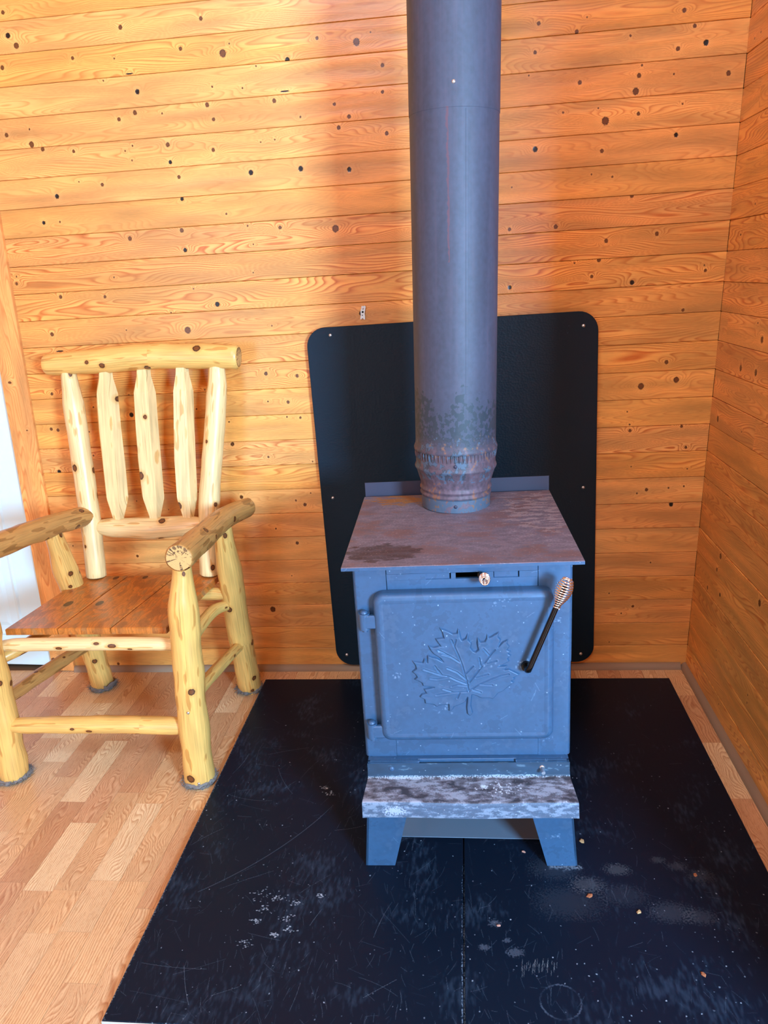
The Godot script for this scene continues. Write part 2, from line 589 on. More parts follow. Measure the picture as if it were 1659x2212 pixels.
# black hearth boards: handling scratches, ash dust and chips as they lie. 1 pixel = 1 mm, x from -0.757, z from 0.096
func hearth_print() -> Image:
	var w := 1440
	var h := 1352
	var a := noise(301, 0.004, 4)
	var b := noise(302, 0.05, 3)
	var rgb := PackedByteArray()
	rgb.resize(w * h / 4 * 3)
	for j in h / 2:
		for i in w / 2:
			var f := a.get_noise_2d(i * 2, j * 2)
			var g := b.get_noise_2d(i * 3.2, j * 1.0)
			var dust := clampf(f * 0.8 + g * 0.55 - 0.18, 0.0, 0.5)
			put(rgb, (j * w / 2 + i) * 3, Color(0.055 + 0.17 * dust, 0.096 + 0.20 * dust, 0.155 + 0.22 * dust))
	var im := Image.create_from_data(w / 2, h / 2, false, Image.FORMAT_RGB8, rgb)
	im.resize(w, h, Image.INTERPOLATE_CUBIC)
	var r := RandomNumberGenerator.new()
	r.seed = 44
	var sp := noise(303, 0.16, 3)
	var pale := Color(0.60, 0.66, 0.72)
	# fine hairlines everywhere, denser in front of the stove and toward the chair
	for k in 1500:
		var x := r.randf() * w
		var y := h * sqrt(r.randf())
		if x > 900 and r.randf() < 0.55:
			continue
		scratch(im, x, y, r.randf_range(-0.5, 0.5) + (PI / 2 if r.randf() < 0.6 else r.randf() * PI), r.randf_range(6, 40), pale, r.randf_range(0.08, 0.38), r.randf_range(-0.01, 0.01))
	for k in 55:
		scratch(im, r.randf() * 760, 300 + r.randf() * 1050, r.randf() * PI, r.randf_range(40, 150), pale, r.randf_range(0.2, 0.6), r.randf_range(-0.004, 0.004))
	# long drag mark beside the chair
	scratch(im, 85, 1010, -0.62, 430, pale, 0.5, -0.0011)
	scratch(im, 86, 1011, -0.62, 380, pale, 0.3, -0.0011)
	for k in 520:
		fleck(im, r.randf() * w, h * sqrt(r.randf()), r.randf_range(0.8, 2.2), Color(0.72, 0.78, 0.84), r.randf_range(0.3, 0.9), sp)
	# scuffed-through patches on the chair's side
	for p in [[245, 1015, 26], [285, 1020, 18], [262, 1055, 14], [330, 1035, 14], [318, 1080, 22], [250, 1090, 11], [300, 1125, 10], [385, 1010, 10], [240, 1150, 18], [330, 1110, 12], [345, 640, 16], [330, 615, 9]]:
		for q in 26:
			fleck(im, p[0] + r.randfn() * p[2] * 0.55, p[1] + r.randfn() * p[2] * 0.35, r.randf_range(1.0, 3.2), Color(0.68, 0.73, 0.78), 0.75, sp, 0.6)
	# hatch of short strokes, ash smears and the ring left by a can
	for k in 26:
		scratch(im, 842 + k * 2.8 + r.randf() * 4, 1176 + r.randfn() * 7, PI / 2 + 0.15, r.randf_range(10, 34), Color(0.72, 0.73, 0.72), 0.55)
	for p in [[790, 1075, 16], [765, 1140, 14], [830, 1150, 20], [815, 1120, 10]]:
		fleck(im, p[0], p[1], p[2], Color(0.36, 0.40, 0.46), 0.6, sp, 0.7)
	for p in [[1088, 905, 34, 0.45], [1230, 890, 26, 0.3], [1275, 920, 36, 0.25], [1180, 1030, 55, 0.3], [1240, 1040, 40, 0.3], [1085, 985, 60, 0.18], [960, 1010, 90, 0.2], [1010, 955, 45, 0.4], [520, 880, 26, 0.4], [1190, 870, 20, 0.35], [940, 905, 70, 0.22]]:
		fleck(im, p[0], p[1], p[2], Color(0.42, 0.42, 0.43), p[3], sp, 0.62)
	for k in 260:
		var an := TAU * k / 260.0
		fleck(im, 912 + cos(an) * 40, 1262 + sin(an) * 38, 2.4, Color(0.36, 0.41, 0.48), 0.13 + 0.08 * sin(an * 3.0), sp)
	# pale line of ash where the right foot stood
	for k in 90:
		fleck(im, 928 + k * 0.85, 900 + r.randfn() * 4, 4.0, Color(0.45, 0.50, 0.55), 0.35, sp)
	# worn edges: bare board along the seam and the rims
	for k in 420:
		fleck(im, 720 + (2.0 if k % 3 else -2.2) + r.randfn() * 0.7, 850 + sqrt(r.randf()) * 500, r.randf_range(0.7, 1.4), Color(0.50, 0.58, 0.65), 0.5, sp, 2.0)
	for k in 800:
		fleck(im, absf(r.randfn()) * 1.6, r.randf() * h, r.randf_range(0.8, 1.8), Color(0.50, 0.52, 0.55), 0.6, sp)
		fleck(im, r.randf() * w, h - absf(r.randfn()) * 2.2, r.randf_range(0.8, 2.2), Color(0.62, 0.72, 0.75), 0.7, sp)
	return im


# rusted top plate, 1 pixel = 0.8 mm
func top_rust() -> Image:
	var w := 680
	var h := 700
	var a := noise(401, 0.006, 4)
	var b := noise(402, 0.025, 4)
	var c := noise(403, 0.11, 3)
	var rgb := PackedByteArray()
	rgb.resize(w * h * 3)
	for j in h:
		for i in w:
			var f := a.get_noise_2d(i * 0.7, j * 1.3)
			var g := b.get_noise_2d(i * 0.6, j * 1.5)
			var e := c.get_noise_2d(i, j)
			var col := Color(0.47, 0.44, 0.495) * (1.0 + 0.16 * g + 0.12 * e)
			col = col.lerp(Color(0.47, 0.35, 0.34), clampf((f + 0.45 * g + 0.3 * e - 0.05) * 1.8, 0.0, 0.65))
			# orange bloom by the back left corner
			var ox := (i - 150.0) / 130.0
			var oy := (j - 60.0) / 75.0
			col = col.lerp(Color(0.62, 0.40, 0.16), clampf((1.0 - ox * ox - oy * oy + 1.3 * g + 0.6 * e) * 1.2 - 0.25, 0.0, 0.8))
			# flaked pale paint on the right
			var px := (i - 600.0) / 110.0
			var py := (j - 230.0) / 240.0
			if 0.9 - px * px * 0.6 - py * py * 0.7 + 2.0 * g + 0.5 * e > 0.85:
				col = col.lerp(Color(0.62, 0.58, 0.60), 0.7)
			# dark spill near the front left corner
			var sx := (i - 115.0) / 125.0
			var sy := (j - 585.0) / 85.0
			var sd := 1.0 - sx * sx - sy * sy + 0.7 * g + 0.35 * f
			if sd > 0.25:
				col = col.lerp(Color(0.23, 0.19, 0.21), clampf((sd - 0.25) * 6.0, 0.0, 0.8) * (0.75 + 0.5 * g))
			if e > 0.47 and g > -0.1:
				col = col.lerp(Color(0.66, 0.62, 0.64), 0.5)
			put(rgb, (j * w + i) * 3, col)
	var im := Image.create_from_data(w, h, false, Image.FORMAT_RGB8, rgb)
	var r := RandomNumberGenerator.new()
	r.seed = 9
	var sp := noise(404, 0.2, 2)
	for k in 160:
		fleck(im, r.randf() * w, r.randf() * h, r.randf_range(0.7, 1.6), Color(0.78, 0.76, 0.76), 0.7, sp)
	for k in 10:
		fleck(im, 600 + r.randfn() * 26, 560 + r.randfn() * 10, 5.0, Color(0.64, 0.62, 0.62), 0.6, sp, 0.4)
	return im


# flue: u once round (0.25 faces the room), v 0 at the stove, 1 at 1.7 m above
func flue_print() -> Image:
	var w := 560
	var h := 1240
	var a := noise(501, 1.0, 4)
	var b := noise(502, 1.0, 4)
	var rgb := PackedByteArray()
	rgb.resize(w * h * 3)
	for i in w:
		var ca := cos(TAU * i / w)
		var sa := sin(TAU * i / w)
		var front := (float(i) / w - 0.75)        # 0 where it faces the room
		for j in h:
			var y := 1.7 * j / h                    # metres above the stove top
			var n1 := a.get_noise_3d(ca * 1.6, sa * 1.6, y * 9.0)
			var n2 := b.get_noise_3d(ca * 7.0, sa * 7.0, y * 55.0)
			var n3 := a.get_noise_3d(ca * 2.2 + 9.0, sa * 2.2, y * 3.0)
			var streak := b.get_noise_3d(ca * 9.0, sa * 9.0 + 20.0, y * 1.4)
			var col := Color(0.24, 0.26, 0.325) * (1.0 + 0.10 * n2 + 0.10 * n3)
			col = col.lerp(Color(0.31, 0.29, 0.35), clampf(streak * 0.7 + n1 * 0.3, 0.0, 0.5))
			# rust below the joint, heaviest round the reducer, ragged upper edge
			var rust := clampf((0.205 - y + 0.05 * n1 + 0.035 * n2) * 20.0, 0.0, 1.0)
			# mottled dark scorch above it
			var band := clampf((0.30 - y + 0.07 * n1 + 0.03 * n2) * 26.0, 0.0, 1.0)
			if band > 0.3 and 1.4 * n2 + 0.4 * n1 > -0.05 - 2.0 * (0.26 - y):
				col = col.lerp(Color(0.135, 0.19, 0.22), 0.75)
			col = col.lerp(Color(0.36, 0.285, 0.32) * (1.0 + 0.3 * n2), rust * (0.95 if n1 + n2 * 0.6 < 0.16 or y < 0.09 else 0.35))
			if rust > 0.5 and n1 * 0.7 + n2 > 0.30 and y > 0.08:
				col = col.lerp(Color(0.29, 0.37, 0.45), 0.75)
			if y < 0.035 and n1 + n2 < 0.25:
				col = col.lerp(Color(0.26, 0.36, 0.44), 0.7)
			if rust > 0.4 and n2 - n1 > 0.50:
				col = col.lerp(Color(0.55, 0.33, 0.20), 0.6)
			# thin reddish run down the front
			var run := absf(front + 0.022 + 0.006 * n1 + 0.003 * n2)
			if run < 0.0035 + 0.003 * n2 and y > 0.62 and y < 0.95:
				col = col.lerp(Color(0.42, 0.24, 0.27), 0.6)
			put(rgb, ((h - 1 - j) * w + i) * 3, col)
	return Image.create_from_data(w, h, false, Image.FORMAT_RGB8, rgb)


# blue-grey stove enamel with scuffs, 1 pixel = 1 mm over 0.55 m
func enamel_print(sd: int, base: Color, chips: int) -> Image:
	var w := 560
	var a := noise(sd, 0.008, 4)
	var b := noise(sd + 1, 0.06, 3)
	var rgb := PackedByteArray()
	rgb.resize(w * w * 3)
	for j in w:
		for i in w:
			var f := a.get_noise_2d(i, j)
			var g := b.get_noise_2d(i, j)
			var col := base * (1.0 + 0.08 * f + 0.04 * g)
			if f + 0.35 * g > 0.34:
				col = col.lerp(base * 0.86, 0.5)
			elif f - 0.3 * g < -0.42:
				col = col.lerp(Color(0.44, 0.46, 0.54), 0.12)
			put(rgb, (j * w + i) * 3, col)
	var im := Image.create_from_data(w, w, false, Image.FORMAT_RGB8, rgb)
	var r := RandomNumberGenerator.new()
	r.seed = sd
	var sp := noise(sd + 2, 0.2, 2)
	for k in chips:
		fleck(im, r.randf() * w, r.randf() * w, r.randf_range(0.6, 1.7), Color(0.66, 0.76, 0.84), r.randf_range(0.4, 0.9), sp)
	for k in chips / 4:
		scratch(im, r.randf() * w, r.randf() * w, r.randf() * PI, r.randf_range(5, 26), Color(0.60, 0.70, 0.80), 0.4)
	for k in chips / 12:
		var x := r.randf() * w
		var y := r.randf() * w
		for q in 9:
			fleck(im, x + r.randfn() * 9, y + r.randfn() * 6, r.randf_range(1.0, 3.5), Color(0.58, 0.66, 0.76), 0.4, sp)
	return im


# ash shelf: u across 0.48 m, v from the back plate over the shelf to the lip
func ash_print() -> Image:
	var w := 600
	var h := 240
	var a := noise(601, 0.010, 3)
	var b := noise(602, 0.035, 5)
	var c := noise(604, 0.15, 3)
	var rgb := PackedByteArray()
	rgb.resize(w * h * 3)
	for j in h:
		for i in w:
			var f := a.get_noise_2d(i * 0.8, j * 1.8)
			var g := b.get_noise_2d(i * 0.7, j * 1.5)
			var e := c.get_noise_2d(i, j)
			var col := Color(0.30, 0.37, 0.46) * (1.0 + 0.12 * g + 0.08 * e)
			if j > 68 and j < 178:
				col = Color(0.38, 0.38, 0.42) * (1.0 + 0.18 * g + 0.12 * e)
				col = col.lerp(Color(0.60, 0.63, 0.69), clampf((0.8 * f + 0.7 * g + 0.25 * e) * 1.9 + 0.12, 0.0, 0.85))
				col = col.lerp(Color(0.17, 0.17, 0.20), clampf((-f - 0.6 * g + 0.3 * e - 0.30) * 4.0, 0.0, 0.7))
			elif j >= 178:
				col = col.lerp(Color(0.55, 0.62, 0.70), clampf((0.7 * f + g + 0.3 * e) * 1.6, 0.0, 0.6))
			else:
				col = Color(0.15, 0.25, 0.34) * (1.0 + 0.15 * f)
				col = col.lerp(Color(0.50, 0.60, 0.66), clampf((g + f * 0.5 - 0.40) * 3.0, 0.0, 0.4))
			# crust of ash in the fold
			if absf(j - 68.0 - 5.0 * g) < 5.0 + 4.0 * f and e + 0.4 * f > -0.10:
				col = col.lerp(Color(0.68, 0.75, 0.80), 0.65)
			put(rgb, (j * w + i) * 3, col)
	var im := Image.create_from_data(w, h, false, Image.FORMAT_RGB8, rgb)
	var r := RandomNumberGenerator.new()
	r.seed = 12
	var sp := noise(603, 0.15, 2)
	for k in 60:
		fleck(im, 385 + r.randfn() * 30, 118 + r.randfn() * 14, r.randf_range(1.0, 3.5), Color(0.86, 0.90, 0.94), 0.8, sp)
	fleck(im, 345, 108, 12, Color(0.80, 0.86, 0.90), 0.9, sp, 0.8)
	fleck(im, 92, 210, 34, Color(0.66, 0.72, 0.80), 0.8, sp, 0.6)
	for k in 60:
		fleck(im, r.randf() * w, r.randf() * h, r.randf_range(0.8, 2.2), Color(0.74, 0.78, 0.82), 0.7, sp)
	return im


# seat plank: stained pine, worn
func seat_print(sd: int) -> Image:
	var w := 180
	var h := 460
	var field := noise(sd, 1.0, 3)
	var fine := noise(sd + 9, 1.0, 3)
	var im := Image.create(w, h, false, Image.FORMAT_RGB8)
	for j in h:
		for i in w:
			var u := float(i) / w
			var v := float(j) / h
			var f := field.get_noise_2d(u * 1.6, v * 1.8)
			var s := u * 10.0 + f * 3.0
			var t := s - floorf(s)
			var g := fine.get_noise_2d(u * 34.0, v * 5.0)
			var wear := fine.get_noise_2d(u * 2.6 + 50.0, v * 4.5)
			var c := Color(0.80, 0.475, 0.20) * (1.0 - 0.16 * t * t + 0.08 * g)
			c = c.lerp(Color(0.56, 0.35, 0.19), clampf((wear - 0.08) * 2.2, 0.0, 0.6))
			c = c.lerp(Color(0.56, 0.44, 0.32), clampf((-wear - 0.22) * 2.4, 0.0, 0.45))
			if fine.get_noise_2d(u * 40.0, v * 60.0 + 7.0) > 0.44:
				c = c.lerp(Color(0.30, 0.17, 0.09), 0.35)
			for k in [[0.33, 0.90, 0.013], [0.68, 0.44, 0.010]]:
				var d := Vector2((u - k[0]) * 0.18, (v - k[1]) * 0.30).length() / float(k[2]) + 0.25 * f
				if d < 1.0:
					c = c.lerp(Color(0.24, 0.13, 0.07), clampf((1.0 - d) * 5.0, 0.0, 0.85))
			im.set_pixel(i, j, c)
	return im

func leather_relief() -> Image:
	var im := Image.create(768, 1008, false, Image.FORMAT_RF)
	var n := FastNoiseLite.new()
	n.seed = 5
	n.noise_type = FastNoiseLite.TYPE_CELLULAR
	n.cellular_return_type = FastNoiseLite.RETURN_DISTANCE
	n.frequency = 0.17
	n.fractal_type = FastNoiseLite.FRACTAL_NONE
	var b := noise(77, 0.02, 3)
	for j in 1008:
		for i in 768:
			im.set_pixel(i, j, Color(clampf(0.5 + 0.45 * n.get_noise_2d(i, j * 1.3) + 0.25 * b.get_noise_2d(i, j), 0.0, 1.0), 0, 0))
	return im


# ---------------------------------------------------------------- materials
func plain(c: Color, rough: float, metal := 0.0, spec := 0.5) -> StandardMaterial3D:
	var m := StandardMaterial3D.new()
	m.albedo_color = c
	m.roughness = rough
	m.metallic = metal
	m.metallic_specular = spec
	return m

func printed(im: Image, rough: float, metal := 0.0, scale := Vector3.ONE) -> StandardMaterial3D:
	var m := plain(Color.WHITE, rough, metal)
	m.albedo_texture = ImageTexture.create_from_image(im)
	m.uv1_scale = scale
	return m

func make_materials() -> void:
	# ---- back wall: every board with its own knots, the generic boards, the oak strips: computed side by side
	var rows := []
	for r in DETAILED:
		rows.append(PackedFloat32Array())
	var radius := {"s": 0.0027, "B": 0.0056, "L": 0.0092, "D": 0.0068, "F": 0.0045}
	for kind in KNOTS:
		var list: Array = KNOTS[kind]
		for k in range(0, list.size(), 2):
			var x: float = list[k] / 1000.0
			var y: float = list[k + 1] / 1000.0
			var r := clampi(int(y / ROW), 0, DETAILED - 1)
			rows[r].append_array([x + 1.58, y - r * ROW, radius[kind] * rng.randf_range(0.85, 1.2), 1.0 if kind == "D" else 2.0 if kind == "F" else 0.0])
	for r in DETAILED:
		if r < 14:
			for k in 2:
				rows[r].append_array([rng.randf() * 2.4, rng.randf_range(0.012, 0.076), rng.randf_range(0.002, 0.006), 0.0])
	var loose := []
	for k in 16:
		var list := PackedFloat32Array()
		for q in 7:
			list.append_array([rng.randf() * 2.4, rng.randf_range(0.01, 0.078), [0.003, 0.003, 0.006, 0.009][rng.randi() % 4], 1.0 if rng.randf() < 0.15 else 0.0])
		loose.append(list)
	var boards := []
	boards.resize(DETAILED)
	var spare := []
	spare.resize(16)
	var strips := []
	strips.resize(24)
	var pics := []
	pics.resize(12)
	var work := func(i: int) -> void:
		if i < DETAILED:
			boards[i] = pine_board(2048, 74, 2.42, ROW, rows[i], i + 3, GRAIN[i], tinted(i * 7 + i / 3))
		elif i < DETAILED + 16:
			var k := i - DETAILED
			spare[k] = pine_board(1024, 64, 2.42, ROW, loose[k], k + 60, 0.55 + 0.4 * absf(sin(k * 2.1)), tinted(k * 3 + 2))
		elif i < DETAILED + 40:
			strips[i - DETAILED - 16] = oak_strip(80, 320, i)
		else:
			match i - DETAILED - 40:
				0: pics[0] = hearth_print()
				1: pics[1] = top_rust()
				2: pics[2] = flue_print()
				3: pics[3] = enamel_print(700, Color(0.205, 0.335, 0.465), 130)
				4: pics[4] = ash_print()
				5: pics[5] = log_skin(800, Color(0.93, 0.80, 0.56), Color(0.82, 0.60, 0.33), 0.46)
				6: pics[6] = log_skin(820, Color(0.76, 0.56, 0.31), Color(0.56, 0.38, 0.19), 0.15)
				7: pics[7] = log_end()
				8: pics[8] = seat_print(830)
				9: pics[9] = leather_relief()
				10: pics[10] = log_skin(860, Color(0.90, 0.71, 0.39), Color(0.76, 0.52, 0.25), 0.42)
				11: pics[11] = seat_print(870)
	var job := WorkerThreadPool.add_group_task(work, DETAILED + 52)
	WorkerThreadPool.wait_for_group_task_completion(job)

	var all := PackedByteArray()
	var relief := PackedFloat32Array()
	for r in DETAILED:
		all.append_array(boards[r][0])
		relief.append_array(boards[r][1])
	mat.pine = printed(Image.create_from_data(2048, 74 * DETAILED, false, Image.FORMAT_RGB8, all), 0.36)
	mat.pine.heightmap_enabled = true
	mat.pine.heightmap_texture = ImageTexture.create_from_image(Image.create_from_data(1024, 37 * DETAILED, false, Image.FORMAT_RF, relief.to_byte_array()))
	mat.pine.heightmap_scale = 0.20
	all = PackedByteArray()
	relief = PackedFloat32Array()
	for k in 16:
		all.append_array(spare[k][0])
		relief.append_array(spare[k][1])
	mat.pine_spare = printed(Image.create_from_data(1024, 1024, false, Image.FORMAT_RGB8, all), 0.36)
	mat.pine_spare.heightmap_enabled = true
	mat.pine_spare.heightmap_texture = ImageTexture.create_from_image(Image.create_from_data(512, 512, false, Image.FORMAT_RF, relief.to_byte_array()))
	mat.pine_spare.heightmap_scale = 0.20
	# 24 oak strips side by side: 6 across, 4 down
	var oak := Image.create(480, 1280, false, Image.FORMAT_RGB8)
	for k in 24:
		oak.blit_rect(Image.create_from_data(80, 320, false, Image.FORMAT_RGB8, strips[k]), Rect2i(0, 0, 80, 320), Vector2i(k % 6 * 80, k / 6 * 320))
	mat.oak = printed(oak, 0.34)

	# upright casing board: its grain runs up the board
	var post := Image.create_from_data(1024, 64, false, Image.FORMAT_RGB8, spare[3][0])
	post.rotate_90(CLOCKWISE)
	mat.pine_trim = printed(post, 0.42)
	mat.pine_trim.albedo_color = Color(1.0, 0.98, 1.0)

	mat.hearth = printed(pics[0], 0.34)
	mat.hearth.metallic_specular = 0.22
	mat.top_plate = printed(pics[1], 0.55, 0.15)
	mat.flue = printed(pics[2], 0.58, 0.1)
	mat.enamel = printed(pics[3], 0.42, 0.1, Vector3(1.8, 1.8, 1))
	mat.ash = printed(pics[4], 0.60, 0.1)
	mat.log = printed(pics[5], 0.38)
	mat.log_worn = printed(pics[6], 0.42)
	mat.log_leg = printed(pics[10], 0.36)
	mat.log_end = printed(pics[7], 0.6)
	mat.seat = [printed(pics[8], 0.30), printed(pics[11], 0.30)]
	mat.panel = plain(Color(0.17, 0.255, 0.325), 0.40, 0.0, 0.25)
	var pp := Image.create(480, 630, false, Image.FORMAT_RGB8)
	pp.fill(Color(0.62, 0.62, 0.62))
	var pr := RandomNumberGenerator.new()
	pr.seed = 21
	var pn := noise(710, 0.09, 3)
	for k in 70:
		fleck(pp, pr.randf() * 480, pr.randf() * 630, pr.randf_range(0.5, 1.3), Color(0.9, 0.95, 1.0), 0.7, pn)
	for q in [[62, 42, 12], [55, 30, 9], [40, 36, 10], [70, 44, 7]]:
		fleck(pp, q[0], q[1], q[2], Color(0.62, 0.66, 0.66), 0.6, pn, 0.35)
	for k in 14:
		scratch(pp, pr.randf() * 300, pr.randf() * 500, pr.randf() * PI, pr.randf_range(8, 40), Color(0.7, 0.75, 0.8), 0.3)
	mat.panel.albedo_texture = ImageTexture.create_from_image(pp)
	mat.panel.heightmap_enabled = true
	mat.panel.heightmap_texture = ImageTexture.create_from_image(pics[9])
	mat.panel.heightmap_scale = 0.09
	mat.shield = plain(Color(0.20, 0.20, 0.27), 0.5, 0.2)
	mat.matte_black = plain(Color(0.03, 0.03, 0.035), 0.9)
	mat.chrome = plain(Color(0.95, 0.94, 0.92), 0.2, 1.0)
	mat.rod = plain(Color(0.03, 0.032, 0.04), 0.25, 0.3)
	mat.screw = plain(Color(0.80, 0.83, 0.85), 0.3, 0.9)
	mat.zinc = plain(Color(0.80, 0.86, 0.86), 0.35, 0.35)
	mat.white = plain(Color(0.84, 0.93, 0.94), 0.45)
	mat.felt = plain(Color(0.50, 0.48, 0.46), 1.0, 0.0, 0.1)
	mat.felt.rim_enabled = true
	mat.felt.rim = 0.4
	mat.backing = plain(Color(0.22, 0.13, 0.07), 0.9)
	mat.dusty = plain(Color(0.60, 0.50, 0.40), 0.75)
	mat.sheet = plain(Color(0.42, 0.50, 0.58), 0.40, 0.1)
	mat.chips = [plain(Color(0.62, 0.38, 0.24), 0.8), plain(Color(0.74, 0.60, 0.42), 0.8), plain(Color(0.70, 0.52, 0.46), 0.8)]
	mat.frame = plain(Color(0.85, 0.86, 0.85), 0.5)
	mat.glass = plain(Color(0.95, 0.98, 1.0, 0.06), 0.03)
	mat.glass.transparency = BaseMaterial3D.TRANSPARENCY_ALPHA
	mat.sub = plain(Color(0.45, 0.33, 0.22), 0.8)


# ---------------------------------------------------------------- floor
func strip(mb: MB, x0: float, x1: float, z0: float, z1: float, cell: int, flip: bool) -> void:
	var g := 0.00035
	x0 += g
	x1 -= g
	z0 += g
	z1 -= g
	var u0 := (cell % 6) / 6.0 + 0.003
	var u1 := u0 + 1.0 / 6.0 - 0.006
	var v0 := (cell / 6) / 4.0 + 0.002
	var v1 := v0 + 0.246 * minf(1.0, (z1 - z0) / 0.36)
	if flip:
		var s := u0
		u0 = u1
		u1 = s
	var y := -0.004
	mb.quad(Vector3(x0, 0, z1), Vector3(x1, 0, z1), Vector3(x1, 0, z0), Vector3(x0, 0, z0), Vector2(u0, v1), Vector2(u1, v1), Vector2(u1, v0), Vector2(u0, v0))
	var c := Vector2(u0, v0)
	mb.quad(Vector3(x0, y, z1), Vector3(x1, y, z1), Vector3(x1, 0, z1), Vector3(x0, 0, z1), c, c, c, c)
	mb.quad(Vector3(x1, y, z0), Vector3(x0, y, z0), Vector3(x0, 0, z0), Vector3(x1, 0, z0), c, c, c, c)
	mb.quad(Vector3(x0, y, z0), Vector3(x0, y, z1), Vector3(x0, 0, z1), Vector3(x0, 0, z0), c, c, c, c)
	mb.quad(Vector3(x1, y, z1), Vector3(x1, y, z0), Vector3(x1, 0, z0), Vector3(x1, 0, z1), c, c, c, c)

func build_floor() -> void:
	var f := setting("floor", "light oak laminate strip floor", "floor")
	var sub := MB.new()
	sub.box(Vector3(ROOM_L - 0.1, -0.10, -0.1), Vector3(ROOM_E + 0.1, -0.004, ROOM_F + 0.1))
	part("subfloor", sub, mat.sub, f)
	var rest := MB.new()
	var ends := {0: [0.0, 0.44, 0.80, 1.15, 1.45], 1: [0.0, 0.30, 0.66, 1.066, 1.353], 2: [0.0, 0.42, 0.776, 1.066, 1.222], 3: [0.0, 0.37, 0.73, 1.10, 1.23], 4: [0.0, 0.28, 0.62, 0.86, 1.105, 1.42], 5: [0.0, 0.18, 0.47, 0.773, 1.08, 1.38], 6: [0.0, 0.31, 0.66, 0.95, 1.26], 7: [0.0, 0.24, 0.585, 0.90, 1.21]}
	var pale := {"2:1.066": 5, "3:1.23": 5, "2:0.776": 2, "3:0.73": 4, "1:1.066": 0, "4:1.105": 6}
	for col in range(-51, 29):
		var x1 := -0.7320 - 0.0783 * col
		var x0 := x1 - 0.0783
		if x1 < ROOM_L or x0 > ROOM_E:
			continue
		var nook := x0 > ROOM_R - 0.02
		x1 = minf(x1, ROOM_E) if nook or x1 < ROOM_R else ROOM_R
		x0 = maxf(x0, ROOM_L)
		var cuts: Array = ends[col].duplicate() if ends.has(col) else [NOOK if nook else 0.0]
		if cuts.size() == 1:
			cuts.append(cuts[0] + rng.randf_range(0.12, 0.36))
		while cuts[-1] < ROOM_F - 0.4:
			cuts.append(cuts[-1] + rng.randf_range(0.24, 0.42))
		cuts.append(ROOM_F)
		for k in cuts.size() - 1:
			var z0: float = cuts[k]
			var z1: float = cuts[k + 1]
			var cell := rng.randi() % 24
			var key := "%d:%s" % [col, str(z0)]
			if pale.has(key):
				cell = pale[key]
			var seen := x0 > -1.95 and z0 < 2.1 and not nook
			if x0 > -0.74 and x1 < 0.66 and z0 > 0.11 and z1 < 1.42:
				seen = false
			if seen:
				var mb := MB.new()
				strip(mb, x0, x1, z0, z1, cell, rng.randf() < 0.5)
				part("strip", mb, mat.oak, f)
			else:
				strip(rest, x0, x1, z0, z1, cell, rng.randf() < 0.5)
	var o := part("strip_field", rest, mat.oak, f)
	o.set_meta("kind", "stuff")


# ---------------------------------------------------------------- board walls
# one board in a wall's own axes: x along, y up, z out of the wall; ends a (left) and b (right) may lean
func board(parent: Node3D, a0: float, a1: float, b0: float, b1: float, y0: float, y1: float, m: Material, uv: Rect2, x0: float, length: float, out := 0.0) -> void:
	var c := 0.0014
	var g := 0.0005
	y0 += g
	y1 -= g
	var mb := MB.new()
	var z := out
	var zb := out - 0.014
	var uvf := func(p: Vector3) -> Vector2:
		return Vector2(uv.position.x + uv.size.x * (p.x - x0) / length, uv.position.y + uv.size.y * (1.0 - clampf((p.y - y0) / (y1 - y0), 0.01, 0.99)))
	var e := 0.0002
	var f := [Vector3(a0 + e, y0 + c, z), Vector3(b0 - e, y0 + c, z), Vector3(b1 - e, y1 - c, z), Vector3(a1 + e, y1 - c, z)]
	var s := [Vector3(a0, y0, z - c), Vector3(b0, y0, z - c), Vector3(b1, y1, z - c), Vector3(a1, y1, z - c)]
	var b := [Vector3(a0, y0, zb), Vector3(b0, y0, zb), Vector3(b1, y1, zb), Vector3(a1, y1, zb)]
	mb.quad(f[0], f[1], f[2], f[3], uvf.call(f[0]), uvf.call(f[1]), uvf.call(f[2]), uvf.call(f[3]))
	for k in 4:
		var j := (k + 1) % 4
		mb.quad(s[k], s[j], f[j], f[k], uvf.call(s[k]), uvf.call(s[j]), uvf.call(f[j]), uvf.call(f[k]))
		mb.quad(b[k], b[j], s[j], s[k], uvf.call(b[k]), uvf.call(b[j]), uvf.call(s[j]), uvf.call(s[k]))
	part("board", mb, m, parent)

# a whole wall of boards with openings, the lowest first (x, y, width, height in the wall's axes)
func board_wall(parent: Node3D, length: float, holes: Array, seed_at: int, pad := 0.1, lean := 0.0) -> void:
	for r in ROWS:
		var y0 := course(r)
		var y1 := course(r + 1)
		var cell := (r * 5 + seed_at) % 16
		var shift := fposmod(r * 0.71 + seed_at * 0.37, 1.0)
		for s in spans_between(holes, length, y0, y1):
			var l: float = lean if s[0] == 0.0 else 0.0
			board(parent, s[0] + l * y0, s[0] + l * y1, s[1], s[1], y0, y1, mat.pine_spare, Rect2(shift, cell / 16.0, 1.0, 1.0 / 16.0), 0.0, 2.42, 0.0008 * sin(r * 3.7 + seed_at))
	var levels := [0.0, ROOM_H]
	for hole in holes:
		for y in [hole.position.y, hole.end.y]:
			if not levels.has(y):
				levels.append(y)
	levels.sort()
	var mb := MB.new()
	for k in levels.size() - 1:
		for s in spans_between(holes, length, levels[k], levels[k + 1]):
			mb.box(Vector3(s[0] - (0.1 if s[0] == 0.0 and lean == 0.0 else -0.12 if s[0] == 0.0 else 0.0), levels[k], -0.10), Vector3(s[1] + (pad if s[1] == length else 0.0), levels[k + 1], -0.014))
	part("backing", mb, mat.backing, parent)

